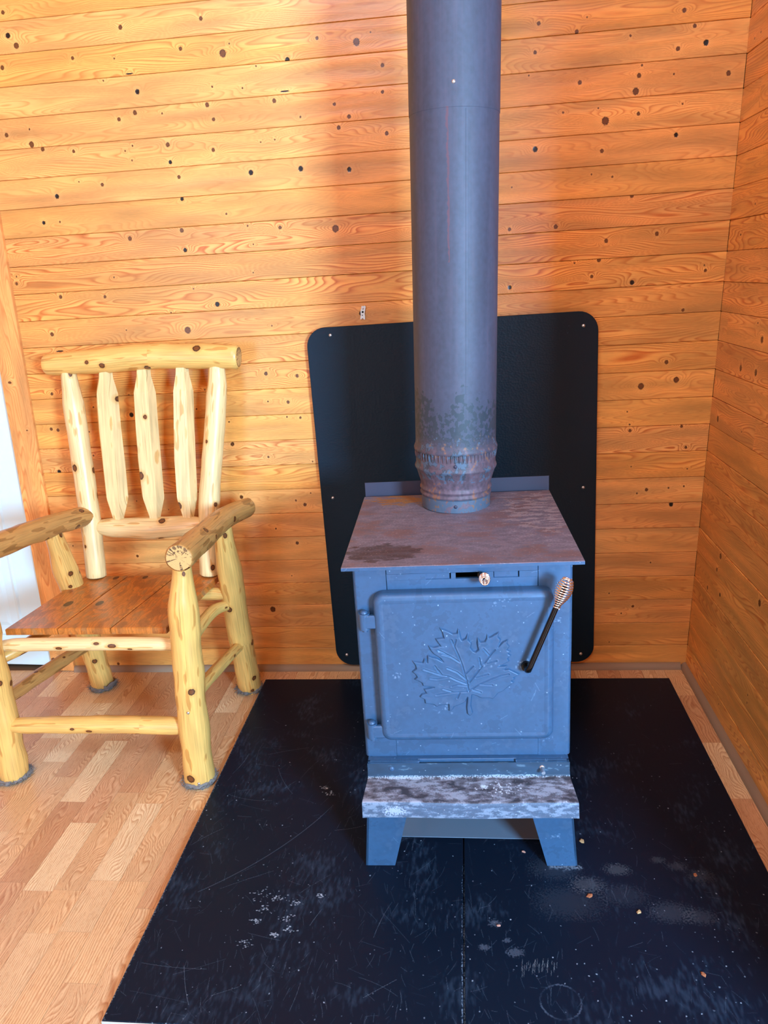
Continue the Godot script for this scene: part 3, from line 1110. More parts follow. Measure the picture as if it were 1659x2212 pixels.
func spans_between(holes: Array, length: float, y0: float, y1: float) -> Array:
	var cuts := []
	for hole in holes:
		if y1 > hole.position.y + 0.001 and y0 < hole.end.y - 0.001:
			cuts.append([hole.position.x, hole.end.x])
	cuts.sort()
	var out := []
	var x := 0.0
	for c in cuts:
		out.append([x, c[0]])
		x = c[1]
	out.append([x, length])
	return out

func course(r: int) -> float:
	return r * ROW if r <= DETAILED else DETAILED * ROW + (r - DETAILED) * 0.39

func trim_right(y: float) -> float:
	return -1.541 + LEAN * y

func build_walls() -> void:
	var wb := setting("wall_back", "knotty pine board wall behind the stove", "wall")
	for r in ROWS:
		var y0 := course(r)
		var y1 := course(r + 1)
		board(wb, trim_right(y0), trim_right(y1), ROOM_R + LEAN * y0 - 0.0004, ROOM_R + LEAN * y1 - 0.0004, y0, y1, mat.pine if r < DETAILED else mat.pine_spare, Rect2(0.0, float(r) / DETAILED, 1.0, 1.0 / DETAILED) if r < DETAILED else Rect2(0.3, (r * 5 % 16) / 16.0, 1.0, 1.0 / 16.0), -1.58, 2.42, 0.0006 * sin(r * 5.3))
		if y0 > 2.10:
			board(wb, ROOM_L, ROOM_L, trim_right(y0), trim_right(y1), y0, y1, mat.pine_spare, Rect2(0.2, (r * 3 % 16) / 16.0, 1.0, 1.0 / 16.0), ROOM_L, 2.42)
		else:
			board(wb, ROOM_L, ROOM_L, trim_right(y0) - 0.99, trim_right(y1) - 0.99, y0, y1, mat.pine_spare, Rect2(0.1, (r * 3 % 16) / 16.0, 1.0, 1.0 / 16.0), ROOM_L, 2.42)
	var mb := MB.new()
	mb.box(Vector3(ROOM_L - 0.1, 0, -0.12), Vector3(ROOM_R + 0.2, ROOM_H, -0.045))
	mb.box(Vector3(trim_right(0.0) - 0.02, 0, -0.045), Vector3(ROOM_R + 0.2, ROOM_H, -0.014))
	part("backing", mb, mat.backing, wb)

	var wr := setting("wall_right", "knotty pine board wall at right angles to the stove wall", "wall")
	wr.transform = Transform3D(Basis(Vector3(0, 0, 1), Vector3(LEAN, 1, 0).normalized(), Vector3(-1, LEAN, 0).normalized()), Vector3(ROOM_R, 0, 0))
	board_wall(wr, NOOK, [], 2, 0.0)
	var wn := setting("wall_nook", "pine board wall turning away at the end of the side wall", "wall")
	wn.position = Vector3(ROOM_R, 0, NOOK)
	board_wall(wn, ROOM_E - ROOM_R, [], 12, 0.1, LEAN)
	var we := setting("wall_east", "pine board wall of the wider part of the room", "wall")
	we.transform = Transform3D(Basis(Vector3(0, 0, 1), Vector3(0, 1, 0), Vector3(-1, 0, 0)), Vector3(ROOM_E, 0, NOOK))
	board_wall(we, ROOM_F - NOOK, [], 7)
	var wl := setting("wall_left", "knotty pine board wall on the door side of the room", "wall")
	wl.transform = Transform3D(Basis(Vector3(0, 0, -1), Vector3(0, 1, 0), Vector3(1, 0, 0)), Vector3(ROOM_L, 0, ROOM_F))
	board_wall(wl, ROOM_F, [], 5)
	var wf := setting("wall_front", "knotty pine board wall facing the stove, with windows and a glass door", "wall")
	wf.transform = Transform3D(Basis(Vector3(-1, 0, 0), Vector3(0, 1, 0), Vector3(0, 0, -1)), Vector3(ROOM_E, 0, ROOM_F))
	board_wall(wf, ROOM_E - ROOM_L, [WINDOW, GLASS_DOOR, HIGH_WINDOW], 9)
	var ce := setting("ceiling", "pine board ceiling", "ceiling")
	ce.transform = Transform3D(Basis(Vector3(0, 0, 1), Vector3(1, 0, 0), Vector3(0, -1, 0)), Vector3(ROOM_L, ROOM_H, 0))
	for r in 46:
		var y0 := r * 0.135
		board(ce, 0.0, 0.0, ROOM_F, ROOM_F, y0, y0 + 0.135, mat.pine_spare, Rect2(fposmod(r * 0.43, 1.0), (r * 7 % 16) / 16.0, 1.0, 1.0 / 16.0), 0.0, 2.42)
	var cb := MB.new()
	cb.box(Vector3(-0.12, -0.12, -0.12), Vector3(ROOM_F + 0.12, 6.32, -0.014))
	part("backing", cb, mat.backing, ce)

	# quarter-round at the foot of the two walls in view
	var q := []
	for k in 7:
		var a := PI / 2 * k / 6
		q.append(Vector2(cos(a) * 0.019, sin(a) * 0.021))
	var bb := MB.new()
	for k in 6:
		var x0 := trim_right(0.0) + 0.001
		bb.quad(Vector3(x0, q[k].y, q[k].x), Vector3(ROOM_R - 0.0195, q[k].y, q[k].x), Vector3(ROOM_R - 0.0195, q[k + 1].y, q[k + 1].x), Vector3(x0, q[k + 1].y, q[k + 1].x))
	bb.quad(Vector3(trim_right(0.0) + 0.001, 0, 0.0), Vector3(trim_right(0.0) + 0.001, 0, 0.019), Vector3(trim_right(0.0) + 0.001, 0.021, 0.0), Vector3(trim_right(0.0) + 0.001, 0.021, 0.0))
	tag(part("baseboard_back", bb, mat.dusty, self), "dusty pale quarter-round moulding at the foot of the stove wall", "moulding", "", "structure")
	var br := MB.new()
	for k in 6:
		br.quad(Vector3(ROOM_R - q[k + 1].x, q[k + 1].y, NOOK), Vector3(ROOM_R - q[k + 1].x, q[k + 1].y, 0.001), Vector3(ROOM_R - q[k].x, q[k].y, 0.001), Vector3(ROOM_R - q[k].x, q[k].y, NOOK))
	br.quad(Vector3(ROOM_R, 0, 0.001), Vector3(ROOM_R - 0.019, 0, 0.001), Vector3(ROOM_R, 0.021, 0.001), Vector3(ROOM_R, 0.021, 0.001))
	for o in br.v.size():
		br.n[o] = -br.n[o] if br.n[o].x > 0.2 else br.n[o]
	tag(part("baseboard_right", br, mat.dusty, self), "dusty pale quarter-round moulding along the side wall", "moulding", "", "structure")


func build_openings() -> void:
	# ---- white door in the stove wall, with its pine casing, both leaning with the wall
	var lean := Transform3D(Basis(Vector3(0, 0, 1), -atan(LEAN)), Vector3.ZERO)
	var tr := setting("trim_1", "flat pine casing beside the white door", "casing")
	tr.transform = Transform3D(lean.basis, Vector3(-1.541, 0, 0))
	board(tr, -0.090, -0.090, 0.0, 0.0, 0.002, 2.12, mat.pine_trim, Rect2(0, 0, 1, 1), -0.090, 0.090, 0.012)
	var head := MB.new()
	head.box(Vector3(-0.99, 2.03, -0.01), Vector3(-0.0905, 2.12, 0.012), 0.0015, 0.5)
	part("head_casing", head, mat.pine_spare, tr)
	var side := MB.new()
	side.box(Vector3(-0.99, 0.002, -0.01), Vector3(-0.90, 2.0295, 0.012), 0.0015, 0.5)
	part("side_casing", side, mat.pine_spare, tr)
	var door := setting("door_1", "white panelled door with pine casing", "door")
	door.transform = Transform3D(lean.basis, Vector3(-1.541, 0, 0))
	var slab := MB.new()
	slab.box(Vector3(-0.8985, 0.012, -0.042), Vector3(-0.0925, 2.026, -0.012), 0.002)
	part("slab", slab, mat.white, door)
	for py in [[0.14, 0.86], [1.0, 1.90]]:
		for px in [[-0.80, -0.53], [-0.46, -0.19]]:
			var pm := MB.new()
			var loops := []
			var c := Vector2((px[0] + px[1]) / 2, (py[0] + py[1]) / 2)
			for k in [[0.0, -0.013], [0.008, -0.007], [0.018, -0.010], [0.045, -0.0095], [0.060, -0.006]]:
				loops.append(round_rect(px[1] - px[0] - 2 * k[0], py[1] - py[0] - 2 * k[0], 0.002, 0.0, k[1], 1, c))
			pm.loft(loops)
			part("door_panel", pm, mat.white, door)
	# ---- two windows and a glass door in the front wall
	var win := setting("window_1", "white framed window in the wall facing the stove", "window")
	win.transform = Transform3D(Basis(Vector3(-1, 0, 0), Vector3(0, 1, 0), Vector3(0, 0, -1)), Vector3(ROOM_E, 0, ROOM_F))
	framed(win, WINDOW, 2)
	var gd := setting("door_2", "white framed glass door in the wall facing the stove", "door")
	gd.transform = win.transform
	framed(gd, GLASS_DOOR, 1)
	var hw := setting("window_2", "wide high window near the ceiling", "window")
	hw.transform = gd.transform
	framed(hw, HIGH_WINDOW, 3)

func framed(o: Node3D, r: Rect2, lights: int) -> void:
	var w := 0.05
	var fr := MB.new()
	var a := r.position
	var b := r.end
	fr.box(Vector3(a.x, a.y, -0.09), Vector3(a.x + w, b.y, 0.012), 0.002)
	fr.box(Vector3(b.x - w, a.y, -0.09), Vector3(b.x, b.y, 0.012), 0.002)
	fr.box(Vector3(a.x + w, a.y, -0.09), Vector3(b.x - w, a.y + w, 0.012), 0.002)
	fr.box(Vector3(a.x + w, b.y - w, -0.09), Vector3(b.x - w, b.y, 0.012), 0.002)
	for k in range(1, lights):
		var x := lerpf(a.x, b.x, float(k) / lights)
		fr.box(Vector3(x - 0.03, a.y + w, -0.08), Vector3(x + 0.03, b.y - w, -0.02), 0.002)
	part("frame", fr, mat.frame, o)
	for k in lights:
		var x0 := lerpf(a.x, b.x, float(k) / lights) + (w if k == 0 else 0.03)
		var x1 := lerpf(a.x, b.x, float(k + 1) / lights) - (w if k == lights - 1 else 0.03)
		var g := MB.new()
		g.quad(Vector3(x0, a.y + w, -0.05), Vector3(x1, a.y + w, -0.05), Vector3(x1, b.y - w, -0.05), Vector3(x0, b.y - w, -0.05))
		part("pane", g, mat.glass, o)


# ---------------------------------------------------------------- hearth boards under the stove
func build_hearth() -> void:
	for k in 2:
		var x0: float = [-0.757, -0.0333][k]
		var x1: float = [-0.0367, 0.677][k]
		var o := thing("hearth_board", ["scratched black hearth board between log chair and stove", "scuffed black hearth board between stove and side wall"][k], "hearth board", Vector3(x0, 0, 0.096), "black boards under the stove")
		var w := x1 - x0
		var mb := MB.new()
		mb.box(Vector3(0, 0.0004, 0), Vector3(w, 0.012, 1.347), 0.0012)
		if k == 0:
			mb.box(Vector3(w, 0.0004, 0), Vector3(w + 0.0032, 0.0050, 1.347))
		for i in mb.v.size():
			mb.t[i] = Vector2((mb.v[i].x + x0 + 0.757) / 1.44, mb.v[i].z / 1.352)
		part("board_top", mb, mat.hearth, o)
		var edge := MB.new()
		edge.box(Vector3(0, 0.0004, 1.3475), Vector3(w, 0.0108, 1.349), 0.0005)
		part("front_edging", edge, mat.zinc, o)
	var sheet := MB.new()
	sheet.box(Vector3(-0.205, 0.0122, -0.30), Vector3(0.19, 0.0142, 0.205), 0.0006)
	var so := part("floor_sheet", sheet, mat.sheet, self)
	so.position = Vector3(-0.0257, 0, 0.70)
	tag(so, "blue-grey metal sheet lying under the stove between its legs", "metal sheet")


# ---------------------------------------------------------------- black panel on the wall
func screw_head(mb: MB, at: Vector3, r := 0.006) -> void:
	var rows := []
	var uvs := []
	for k in 4:
		var a := PI / 2 * k / 3
		var row := PackedVector3Array()
		var u := PackedVector2Array()
		for q in 13:
			var b := TAU * q / 12
			row.append(at + Vector3(cos(b) * r * cos(a), sin(b) * r * cos(a), r * 0.55 * sin(a)))
			u.append(Vector2.ZERO)
		rows.append(row)
		uvs.append(u)
	mb.grid(rows, uvs, true)
	for q in 2:
		var d := Vector3(cos(q * PI / 2 + 0.5), sin(q * PI / 2 + 0.5), 0)
		mb.box(at + Vector3(-0.0004, -0.0004, r * 0.5), at + Vector3(0.0004, 0.0004, r * 0.56))

func build_heat_panel() -> void:
	var o := thing("heat_panel", "black pebbled wall panel with rounded corners screwed behind the stove", "wall panel", Vector3(-0.034, 0.034, 0.022))
	o.rotation.z = deg_to_rad(0.5)
	var mb := MB.new()
	var c := Vector2(0, 0.611)
	var loops := []
	for k in [[0.0, 0.0], [0.0, 0.0035], [0.0015, 0.005]]:
		loops.append(round_rect(0.930, 1.222, 0.062, k[0], k[1], 8, c))
	mb.loft(loops, true, true)
	for i in mb.v.size():
		mb.t[i] = Vector2((mb.v[i].x + 0.465) / 0.93, 1.0 - mb.v[i].y / 1.222)
	part("panel_sheet", mb, mat.panel, o)
	for p in [[-0.385, 1.196], [0.419, 1.177], [-0.425, 0.647], [0.423, 0.65], [-0.426, 0.043], [0.42, 0.033]]:
		var s := MB.new()
		screw_head(s, Vector3(p[0], p[1], 0.005), 0.0055)
		part("screw", s, mat.screw, o)
		var sp := MB.new()
		sp.tube([Vector3(p[0], p[1], -0.0215), Vector3(p[0], p[1], 0)], [0.009, 0.009], 10)
		part("spacer", sp, mat.matte_black, o)


# ---------------------------------------------------------------- wood stove
const LEAF := [[29, 986], [46, 982], [71, 967], [109, 967], [123, 963], [135, 978], [146, 992], [168, 1002], [180, 1014], [202, 1033], [218, 1043], [205, 1052], [220, 1061], [215, 1069], [243, 1084], [217, 1099], [195, 1111], [175, 1109], [188, 1128], [148, 1126], [174, 1137], [197, 1149], [190, 1164], [205, 1178], [193, 1187], [203, 1198], [188, 1206], [198, 1222], [188, 1237], [192, 1255], [171, 1245], [149, 1221], [161, 1255], [149, 1270], [154, 1292], [132, 1280], [121, 1272], [109, 1267], [103, 1285], [99, 1264], [91, 1248], [73, 1246], [60, 1268], [57, 1240], [62, 1209], [50, 1198], [40, 1203], [29, 1219], [34, 1240], [20, 1258], [20, 1290], [8, 1265], [-7, 1257], [-12, 1269], [-17, 1296], [-22, 1315], [-29, 1291], [-46, 1289], [-64, 1301], [-104, 1319], [-93, 1297], [-87, 1270], [-101, 1269], [-124, 1266], [-113, 1246], [-103, 1232], [-133, 1225], [-157, 1234], [-148, 1212], [-134, 1192], [-105, 1171], [-94, 1154], [-120, 1171], [-142, 1178], [-162, 1186], [-164, 1151], [-175, 1173], [-185, 1151], [-206, 1155], [-231, 1160], [-218, 1139], [-215, 1122], [-234, 1106], [-220, 1093], [-213, 1080], [-226, 1067], [-207, 1059], [-192, 1049], [-188, 1034], [-139, 1027], [-185, 1017], [-175, 998], [-195, 993], [-206, 978], [-184, 965], [-182, 944], [-144, 939], [-129, 926], [-117, 935], [-76, 939], [-77, 904], [-60, 909], [-54, 925], [-23, 938], [-2, 950], [9, 974], [3, 922], [6, 888], [19, 877], [31, 893], [23, 931]]
const VEINS := [[[16, 1003], [6, 1058], [-10, 1134], [-27, 1187], [-43, 1229], [-54, 1261]], [[-43, 1229], [-34, 1261]], [[-21, 1150], [-60, 1179], [-115, 1213]], [[-60, 1179], [-97, 1192]], [[19, 1048], [48, 1088], [86, 1141], [120, 1190], [135, 1208]], [[71, 1129], [65, 1170]], [[112, 1178], [84, 1215]], [[86, 1137], [141, 1153]], [[10, 1058], [-33, 1100], [-77, 1122]], [[13, 1037], [-34, 1059], [-71, 1080], [-108, 1088], [-141, 1101], [-182, 1118]], [[-108, 1088], [-132, 1134]], [[-101, 1086], [-116, 1111]], [[-71, 1077], [-124, 1067], [-154, 1072]], [[9, 1031], [-35, 1037], [-61, 1029]], [[9, 1002], [-51, 999], [-99, 1018]], [[-51, 999], [-131, 987]], [[-25, 999], [-37, 969]], [[20, 1008], [62, 1037], [114, 1062], [158, 1079], [194, 1087]], [[62, 1037], [121, 1033]], [[48, 1071], [103, 1087]], [[31, 1012], [68, 999]], [[4, 1092], [38, 1129]]]

func seg_dist(p: Vector2, a: Vector2, b: Vector2) -> float:
	var d := b - a
	var t := clampf((p - a).dot(d) / maxf(d.length_squared(), 1e-9), 0.0, 1.0)
	return p.distance_to(a + d * t)

func leaf_mesh(z: float) -> MB:
	var poly := PackedVector2Array()
	for p in LEAF:
		poly.append(Vector2(p[0], p[1]) / 2000.0)
	var lines := []
	for l in VEINS:
		for k in l.size() - 1:
			lines.append([Vector2(l[k][0], l[k][1]) / 2000.0, Vector2(l[k + 1][0], l[k + 1][1]) / 2000.0])
	var lo := Vector2(-0.120, 0.435)
	var step := 0.00115
	var nx := int(0.245 / step)
	var ny := int(0.228 / step)
	var hs := PackedFloat32Array()
	hs.resize(nx * ny)
	var ok := PackedByteArray()
	ok.resize(nx * ny)
	for j in ny:
		for i in nx:
			var p := lo + Vector2(i, j) * step
			var d := 1.0
			for k in poly.size():
				var a := poly[k]
				var b := poly[(k + 1) % poly.size()]
				if absf(a.y - p.y) < 0.03 and absf(a.x - p.x) < 0.05:
					d = minf(d, seg_dist(p, a, b))
			var inside := Geometry2D.is_point_in_polygon(p, poly)
			if not inside:
				d = -d
			if d < -0.0032:
				continue
			ok[j * nx + i] = 1
			var h := smoothstep(-0.0016, 0.0020, d) * 0.0062 - 0.0008
			if d > 0.0:
				h -= 0.0012 * smoothstep(0.002, 0.02, d)
				var g := 1.0
				for l in lines:
					if absf(l[0].x - p.x) < 0.045 and absf(l[0].y - p.y) < 0.045:
						g = minf(g, seg_dist(p, l[0], l[1]))
				h -= 0.0021 * (1.0 - smoothstep(0.0003, 0.0017, g))
				h += 0.0006 * (smoothstep(0.0012, 0.0022, g) - smoothstep(0.0022, 0.0055, g))
			hs[j * nx + i] = h
	var mb := MB.new()
	var id := PackedInt32Array()
	id.resize(nx * ny)
	id.fill(-1)
	for j in range(1, ny - 1):
		for i in range(1, nx - 1):
			var k := j * nx + i
			if ok[k]:
				id[k] = mb.v.size()
				var p := lo + Vector2(i, j) * step
				mb.v.append(Vector3(p.x, p.y, z + hs[k]))
				mb.n.append(Vector3(hs[k - 1] - hs[k + 1], hs[k - nx] - hs[k + nx], 2 * step).normalized())
				mb.t.append(Vector2(p.x, -p.y))
	for j in range(1, ny - 1):
		for i in range(1, nx - 1):
			var k := j * nx + i
			if id[k] >= 0 and id[k + 1] >= 0 and id[k + nx] >= 0 and id[k + nx + 1] >= 0:
				mb.ix.append_array([id[k], id[k + nx + 1], id[k + 1], id[k], id[k + nx], id[k + nx + 1]])
	return mb

func coil(path_of: Callable, turns: int, r_of: Callable, wire: float, axis: Vector3) -> MB:
	var side := axis.cross(Vector3(0, 0, 1) if absf(axis.z) < 0.9 else Vector3(1, 0, 0)).normalized()
	var up := axis.cross(side)
	var pts := []
	var rs := []
	var n := turns * 16
	for k in n + 1:
		var t := float(k) / n
		var a := TAU * turns * t
		pts.append(path_of.call(t) + (side * cos(a) + up * sin(a)) * r_of.call(t))
		rs.append(wire)
	var mb := MB.new()
	mb.tube(pts, rs, 7)
	return mb

func build_stove() -> void:
	var o := thing("wood_stove", "small blue-grey steel wood stove with a maple leaf on its door", "wood stove", Vector3(-0.0257, 0, 0.721))
	o.rotation.y = deg_to_rad(1.6)
	var F := 0.259
	# body: two sides, back, bottom, front built round the vent slots and the door opening
	var b := MB.new()
	b.box(Vector3(-0.239, 0.312, -0.25), Vector3(-0.233, 0.7915, F - 0.006))
	b.box(Vector3(0.233, 0.312, -0.25), Vector3(0.239, 0.7915, F - 0.006))
	b.box(Vector3(-0.233, 0.312, -0.25), Vector3(0.233, 0.7915, -0.244))
	b.box(Vector3(-0.233, 0.312, -0.244), Vector3(0.233, 0.318, F - 0.006))
	part("body", b, mat.enamel, o)
	var f := MB.new()
	# stiles with rounded outer corners
	for s in [-1.0, 1.0]:
		var rows := []
		var uvs := []
		for y in [0.312, 0.7915]:
			var row := PackedVector3Array()
			var u := PackedVector2Array()
			var prof := [Vector2(0.239, F - 0.012), Vector2(0.2385, F - 0.007), Vector2(0.236, F - 0.002), Vector2(0.231, F), Vector2(0.20, F), Vector2(0.1655, F)]
			if s > 0:
				prof.reverse()
			for p in prof:
				row.append(Vector3(s * p.x, y, p.y))
				u.append(Vector2(s * p.x, -y))
			rows.append(row)
			uvs.append(u)
		f.grid(rows, uvs)
	f.box(Vector3(-0.239, 0.312, F - 0.012), Vector3(-0.170, 0.7915, F - 0.006))
	f.box(Vector3(0.170, 0.312, F - 0.012), Vector3(0.239, 0.7915, F - 0.006))
	f.box(Vector3(-0.1655, 0.312, F - 0.010), Vector3(0.1655, 0.385, F), 0.0008)
	part("front_frame", f, mat.enamel, o)
	# strip over the door, cut for the three vents
	var v := MB.new()
	var zt := F - 0.0012
	var cuts := [[-0.1645, -0.078], [-0.023, -0.0127], [0.0392, 0.0692], [0.1247, 0.1645]]
	v.box(Vector3(-0.1645, 0.774, F - 0.010), Vector3(0.1645, 0.7915, zt), 0.0006)
	v.box(Vector3(-0.1645, 0.725, F - 0.010), Vector3(0.1645, 0.760, zt), 0.0006)
	for c in cuts:
		v.box(Vector3(c[0], 0.760, F - 0.010), Vector3(c[1], 0.774, zt))
	part("vent_plate", v, mat.enamel, o)
	for c in [[-0.079, -0.026], [0.0705, 0.1225]]:
		var sl := MB.new()
		sl.box(Vector3(c[0], 0.7595, F - 0.009), Vector3(c[1], 0.7745, F - 0.0042), 0.0005)
		part("vent_slide", sl, mat.enamel, o)
	# sliding damper with a spring knob
	var kx := 0.0485
	var stem := MB.new()
	stem.tube([Vector3(kx - 0.005, 0.768, F - 0.01), Vector3(kx - 0.002, 0.7690, F + 0.016)], [0.0055, 0.0055], 12)
	stem.box(Vector3(kx - 0.014, 0.7625, F - 0.0100), Vector3(kx + 0.004, 0.7725, F - 0.002), 0.0005)
	part("damper_stem", stem, mat.rod, o)
	var knob := coil(func(t): return Vector3(kx, 0.7695, F + 0.012 + 0.032 * t), 7, func(t): return 0.006 + 0.0052 * sin(PI * clampf(0.12 + t * 0.80, 0, 1)), 0.0016, Vector3(0, 0, 1))
	part("damper_knob", knob, mat.chrome, o)
	# top plate
	var top := MB.new()
	top.box(Vector3(-0.2610, 0.7920, -0.277), Vector3(0.2610, 0.8000, 0.277), 0.0012)
	for i in top.v.size():
		top.t[i] = Vector2((top.v[i].x + 0.272) / 0.544, (top.v[i].z + 0.28) / 0.56)
	part("top_plate", top, mat.top_plate, o)
	var rim := MB.new()
	rim.box(Vector3(-0.2608, 0.7922, 0.2770), Vector3(0.2608, 0.7990, 0.2778), 0.0003)
	part("top_front_edge", rim, mat.enamel, o)
	# heat shield standing up behind the top
	var hs := MB.new()
	hs.box(Vector3(-0.259, 0.40, -0.292), Vector3(0.262, 0.838, -0.290), 0.0004)
	hs.box(Vector3(-0.16, 0.70, -0.290), Vector3(-0.14, 0.72, -0.2505))
	hs.box(Vector3(0.14, 0.70, -0.290), Vector3(0.16, 0.72, -0.2505))
	part("rear_heat_shield", hs, mat.shield, o)
	# door: pillowed casting
	var d := MB.new()
	var c := Vector2(0.0005, 0.5545)
	var loops := []
	for k in [[0.0, F + 0.001], [0.0, F + 0.016], [0.0008, F + 0.021], [0.0030, F + 0.0255], [0.0070, F + 0.0290], [0.0125, F + 0.0312], [0.0150, F + 0.0316], [0.022, F + 0.0302]]:
		loops.append(round_rect(0.393, 0.369, 0.024, k[0], k[1], 8, c))
	var rows := []
	var uvs := []
	for l in loops:
		var u := PackedVector2Array()
		l.append(l[0])
		for p in l:
			u.append(Vector2(p.x, -p.y))
		rows.append(l)
		uvs.append(u)
	d.grid(rows, uvs, true)
	var face := round_rect(0.393, 0.369, 0.024, 0.022, F + 0.0302, 8, c)
	d.loft([face], true)
	var dm := part("door", d, mat.enamel, o)
	part("maple_leaf", leaf_mesh(F + 0.0302), mat.enamel, dm)
	# hinges
	for y in [0.671, 0.392]:
		var h := MB.new()
		h.tube([Vector3(-0.2180, y - 0.019, F + 0.013), Vector3(-0.2180, y + 0.019, F + 0.013)], [0.0125, 0.0125], 16)
		h.box(Vector3(-0.218, y - 0.016, F + 0.0125), Vector3(-0.178, y + 0.016, F + 0.0250), 0.003)
		h.tube([Vector3(-0.2180, y + 0.019, F + 0.013), Vector3(-0.2180, y + 0.023, F + 0.013), Vector3(-0.2180, y + 0.025, F + 0.013)], [0.0085, 0.008, 0.004], 14)
		h.tube([Vector3(-0.2180, y - 0.026, F + 0.013), Vector3(-0.2180, y - 0.019, F + 0.013)], [0.006, 0.006], 12)
		h.box(Vector3(-0.232, y - 0.018, F - 0.001), Vector3(-0.206, y + 0.018, F + 0.010), 0.001)
		part("hinge", h, mat.enamel, o)
	# latch handle: pivot, bent rod, coiled grip
	var hz := F + 0.058
	var rod := MB.new()
	rod.tube([Vector3(0.1360, 0.5615, F + 0.030), Vector3(0.1360, 0.5615, hz - 0.008), Vector3(0.1375, 0.565, hz - 0.002), Vector3(0.1420, 0.576, hz), Vector3(0.1960, 0.7160, hz + 0.002), Vector3(0.214, 0.764, hz + 0.002)], [0.0072, 0.0072, 0.0070, 0.0062, 0.0060, 0.0055], 12)
	rod.tube([Vector3(0.1360, 0.5615, F + 0.029), Vector3(0.1360, 0.5615, F + 0.037)], [0.0125, 0.0115], 16)
	var hr := part("handle", rod, mat.rod, o)
	var p0 := Vector3(0.1945, 0.7120, hz + 0.002)
	var p1 := Vector3(0.2195, 0.7790, hz + 0.002)
	var grip := coil(func(t): return p0.lerp(p1, t), 13, func(t): return 0.0072 + 0.0105 * pow(sin(PI * clampf((t - 0.14) / 0.94, 0, 1)), 1.15) if t < 0.97 else 0.007, 0.0017, (p1 - p0).normalized())
	part("coil_grip", grip, mat.chrome, hr)
	# legs: tapered plates with a return along the side
	for s in [-1.0, 1.0]:
		for zz in [0.279, -0.245]:
			var leg := MB.new()
			var poly := PackedVector2Array([Vector2(s * 0.257, 0.0122), Vector2(s * 0.185, 0.0122), Vector2(s * 0.111, 0.312), Vector2(s * 0.233, 0.312)])
			if s > 0:
				poly.reverse()
			leg.plate(poly, zz - 0.005, zz)
			var zi: float = zz - 0.075 if zz > 0 else zz - 0.005
			var q := [Vector3(s * 0.257, 0.0122, zi), Vector3(s * 0.257, 0.0122, zi + 0.075), Vector3(s * 0.233, 0.312, zi + 0.075), Vector3(s * 0.233, 0.312, zi)]
			var w := Vector3(-s * 0.005, 0, 0)
			for k in 4:
				var j := (k + 1) % 4
				if s > 0:
					leg.quad(q[k], q[k] + w, q[j] + w, q[j])
				else:
					leg.quad(q[j], q[j] + w, q[k] + w, q[k])
			if s < 0:
				leg.quad(q[0], q[1], q[2], q[3])
				leg.quad(q[3] + w, q[2] + w, q[1] + w, q[0] + w)
			else:
				leg.quad(q[3], q[2], q[1], q[0])
				leg.quad(q[0] + w, q[1] + w, q[2] + w, q[3] + w)
			part("leg", leg, mat.enamel, o)
	var tie := MB.new()
	tie.box(Vector3(-0.225, 0.300, -0.24), Vector3(0.225, 0.3119, 0.272), 0.001)
	part("leg_frame", tie, mat.enamel, o)
	# ash shelf: back plate, shelf, drip lip, bent from one sheet
	var lip := MB.new()
	var prof := [[0.2800, 0.3060, 0.235], [0.2800, 0.2745, 0.235], [0.2830, 0.2700, 0.2355], [0.2900, 0.2680, 0.236], [0.3600, 0.2630, 0.2415], [0.3645, 0.2600, 0.242], [0.3665, 0.2545, 0.242], [0.3680, 0.2230, 0.243]]
	var r0 := []
	var u0 := []
	for k in prof.size():
		var p: Array = prof[k]
		var row := PackedVector3Array()
		var u := PackedVector2Array()
		for i in 25:
			var t := i / 24.0
			var sag := 0.0016 * sin(t * 9.0) * (1.0 if k > 3 else 0.0) - 0.004 * (t - 0.5) * (1.0 if k > 3 else 0.0)
			row.append(Vector3(lerpf(-p[2], p[2], t), p[1] + sag, p[0]))
			u.append(Vector2(t, [0.02, 0.25, 0.29, 0.32, 0.72, 0.745, 0.78, 0.99][k]))
		r0.append(row)
		u0.append(u)
	var r1 := []
	var u1 := []
	for k in range(prof.size() - 1, -1, -1):
		var row := PackedVector3Array()
		for q in r0[k]:
			row.append(q + (Vector3(0, 0, -0.0022) if k < 2 or k > 5 else Vector3(0, -0.0022, -0.0006)))
		r1.append(row)
		u1.append(u0[k])
	r0.reverse()
	u0.reverse()
	lip.grid(r0, u0)
	r1.reverse()
	u1.reverse()
	for row in r1:
		row.reverse()
	r1.reverse()
	u1.reverse()
	lip.grid(r1, u1)
	for e in [0, 24]:
		for k in prof.size() - 1:
			lip.quad(r0[k][e], r0[k + 1][e], r1[k + 1][24 - e], r1[k][24 - e])
	for i in 24:
		lip.quad(r1[0][24 - i], r1[0][23 - i], r0[0][i + 1], r0[0][i], u0[0][i], u0[0][i], u0[0][i], u0[0][i])
	part("ash_shelf", lip, mat.ash, o)
	for x in [[-0.178, 0.0], [0.172, 1.0]]:
		var bolt := MB.new()
		screw_head(bolt, Vector3(x[0], 0.2915, 0.2800), 0.0065)
		if x[1] > 0:
			bolt.tube([Vector3(x[0], 0.2915, 0.281), Vector3(x[0] + 0.001, 0.2895, 0.298)], [0.0045, 0.0045], 10)
		part("bolt", bolt, mat.screw if x[1] > 0 else mat.enamel, o)
	for x in [[-0.232, -0.115], [0.113, 0.232]]:
		var rail := MB.new()
		rail.box(Vector3(x[0], 0.3062, F + 0.0005), Vector3(x[1], 0.3118, F + 0.020), 0.0006)
		part("shelf_bracket", rail, mat.enamel, o)


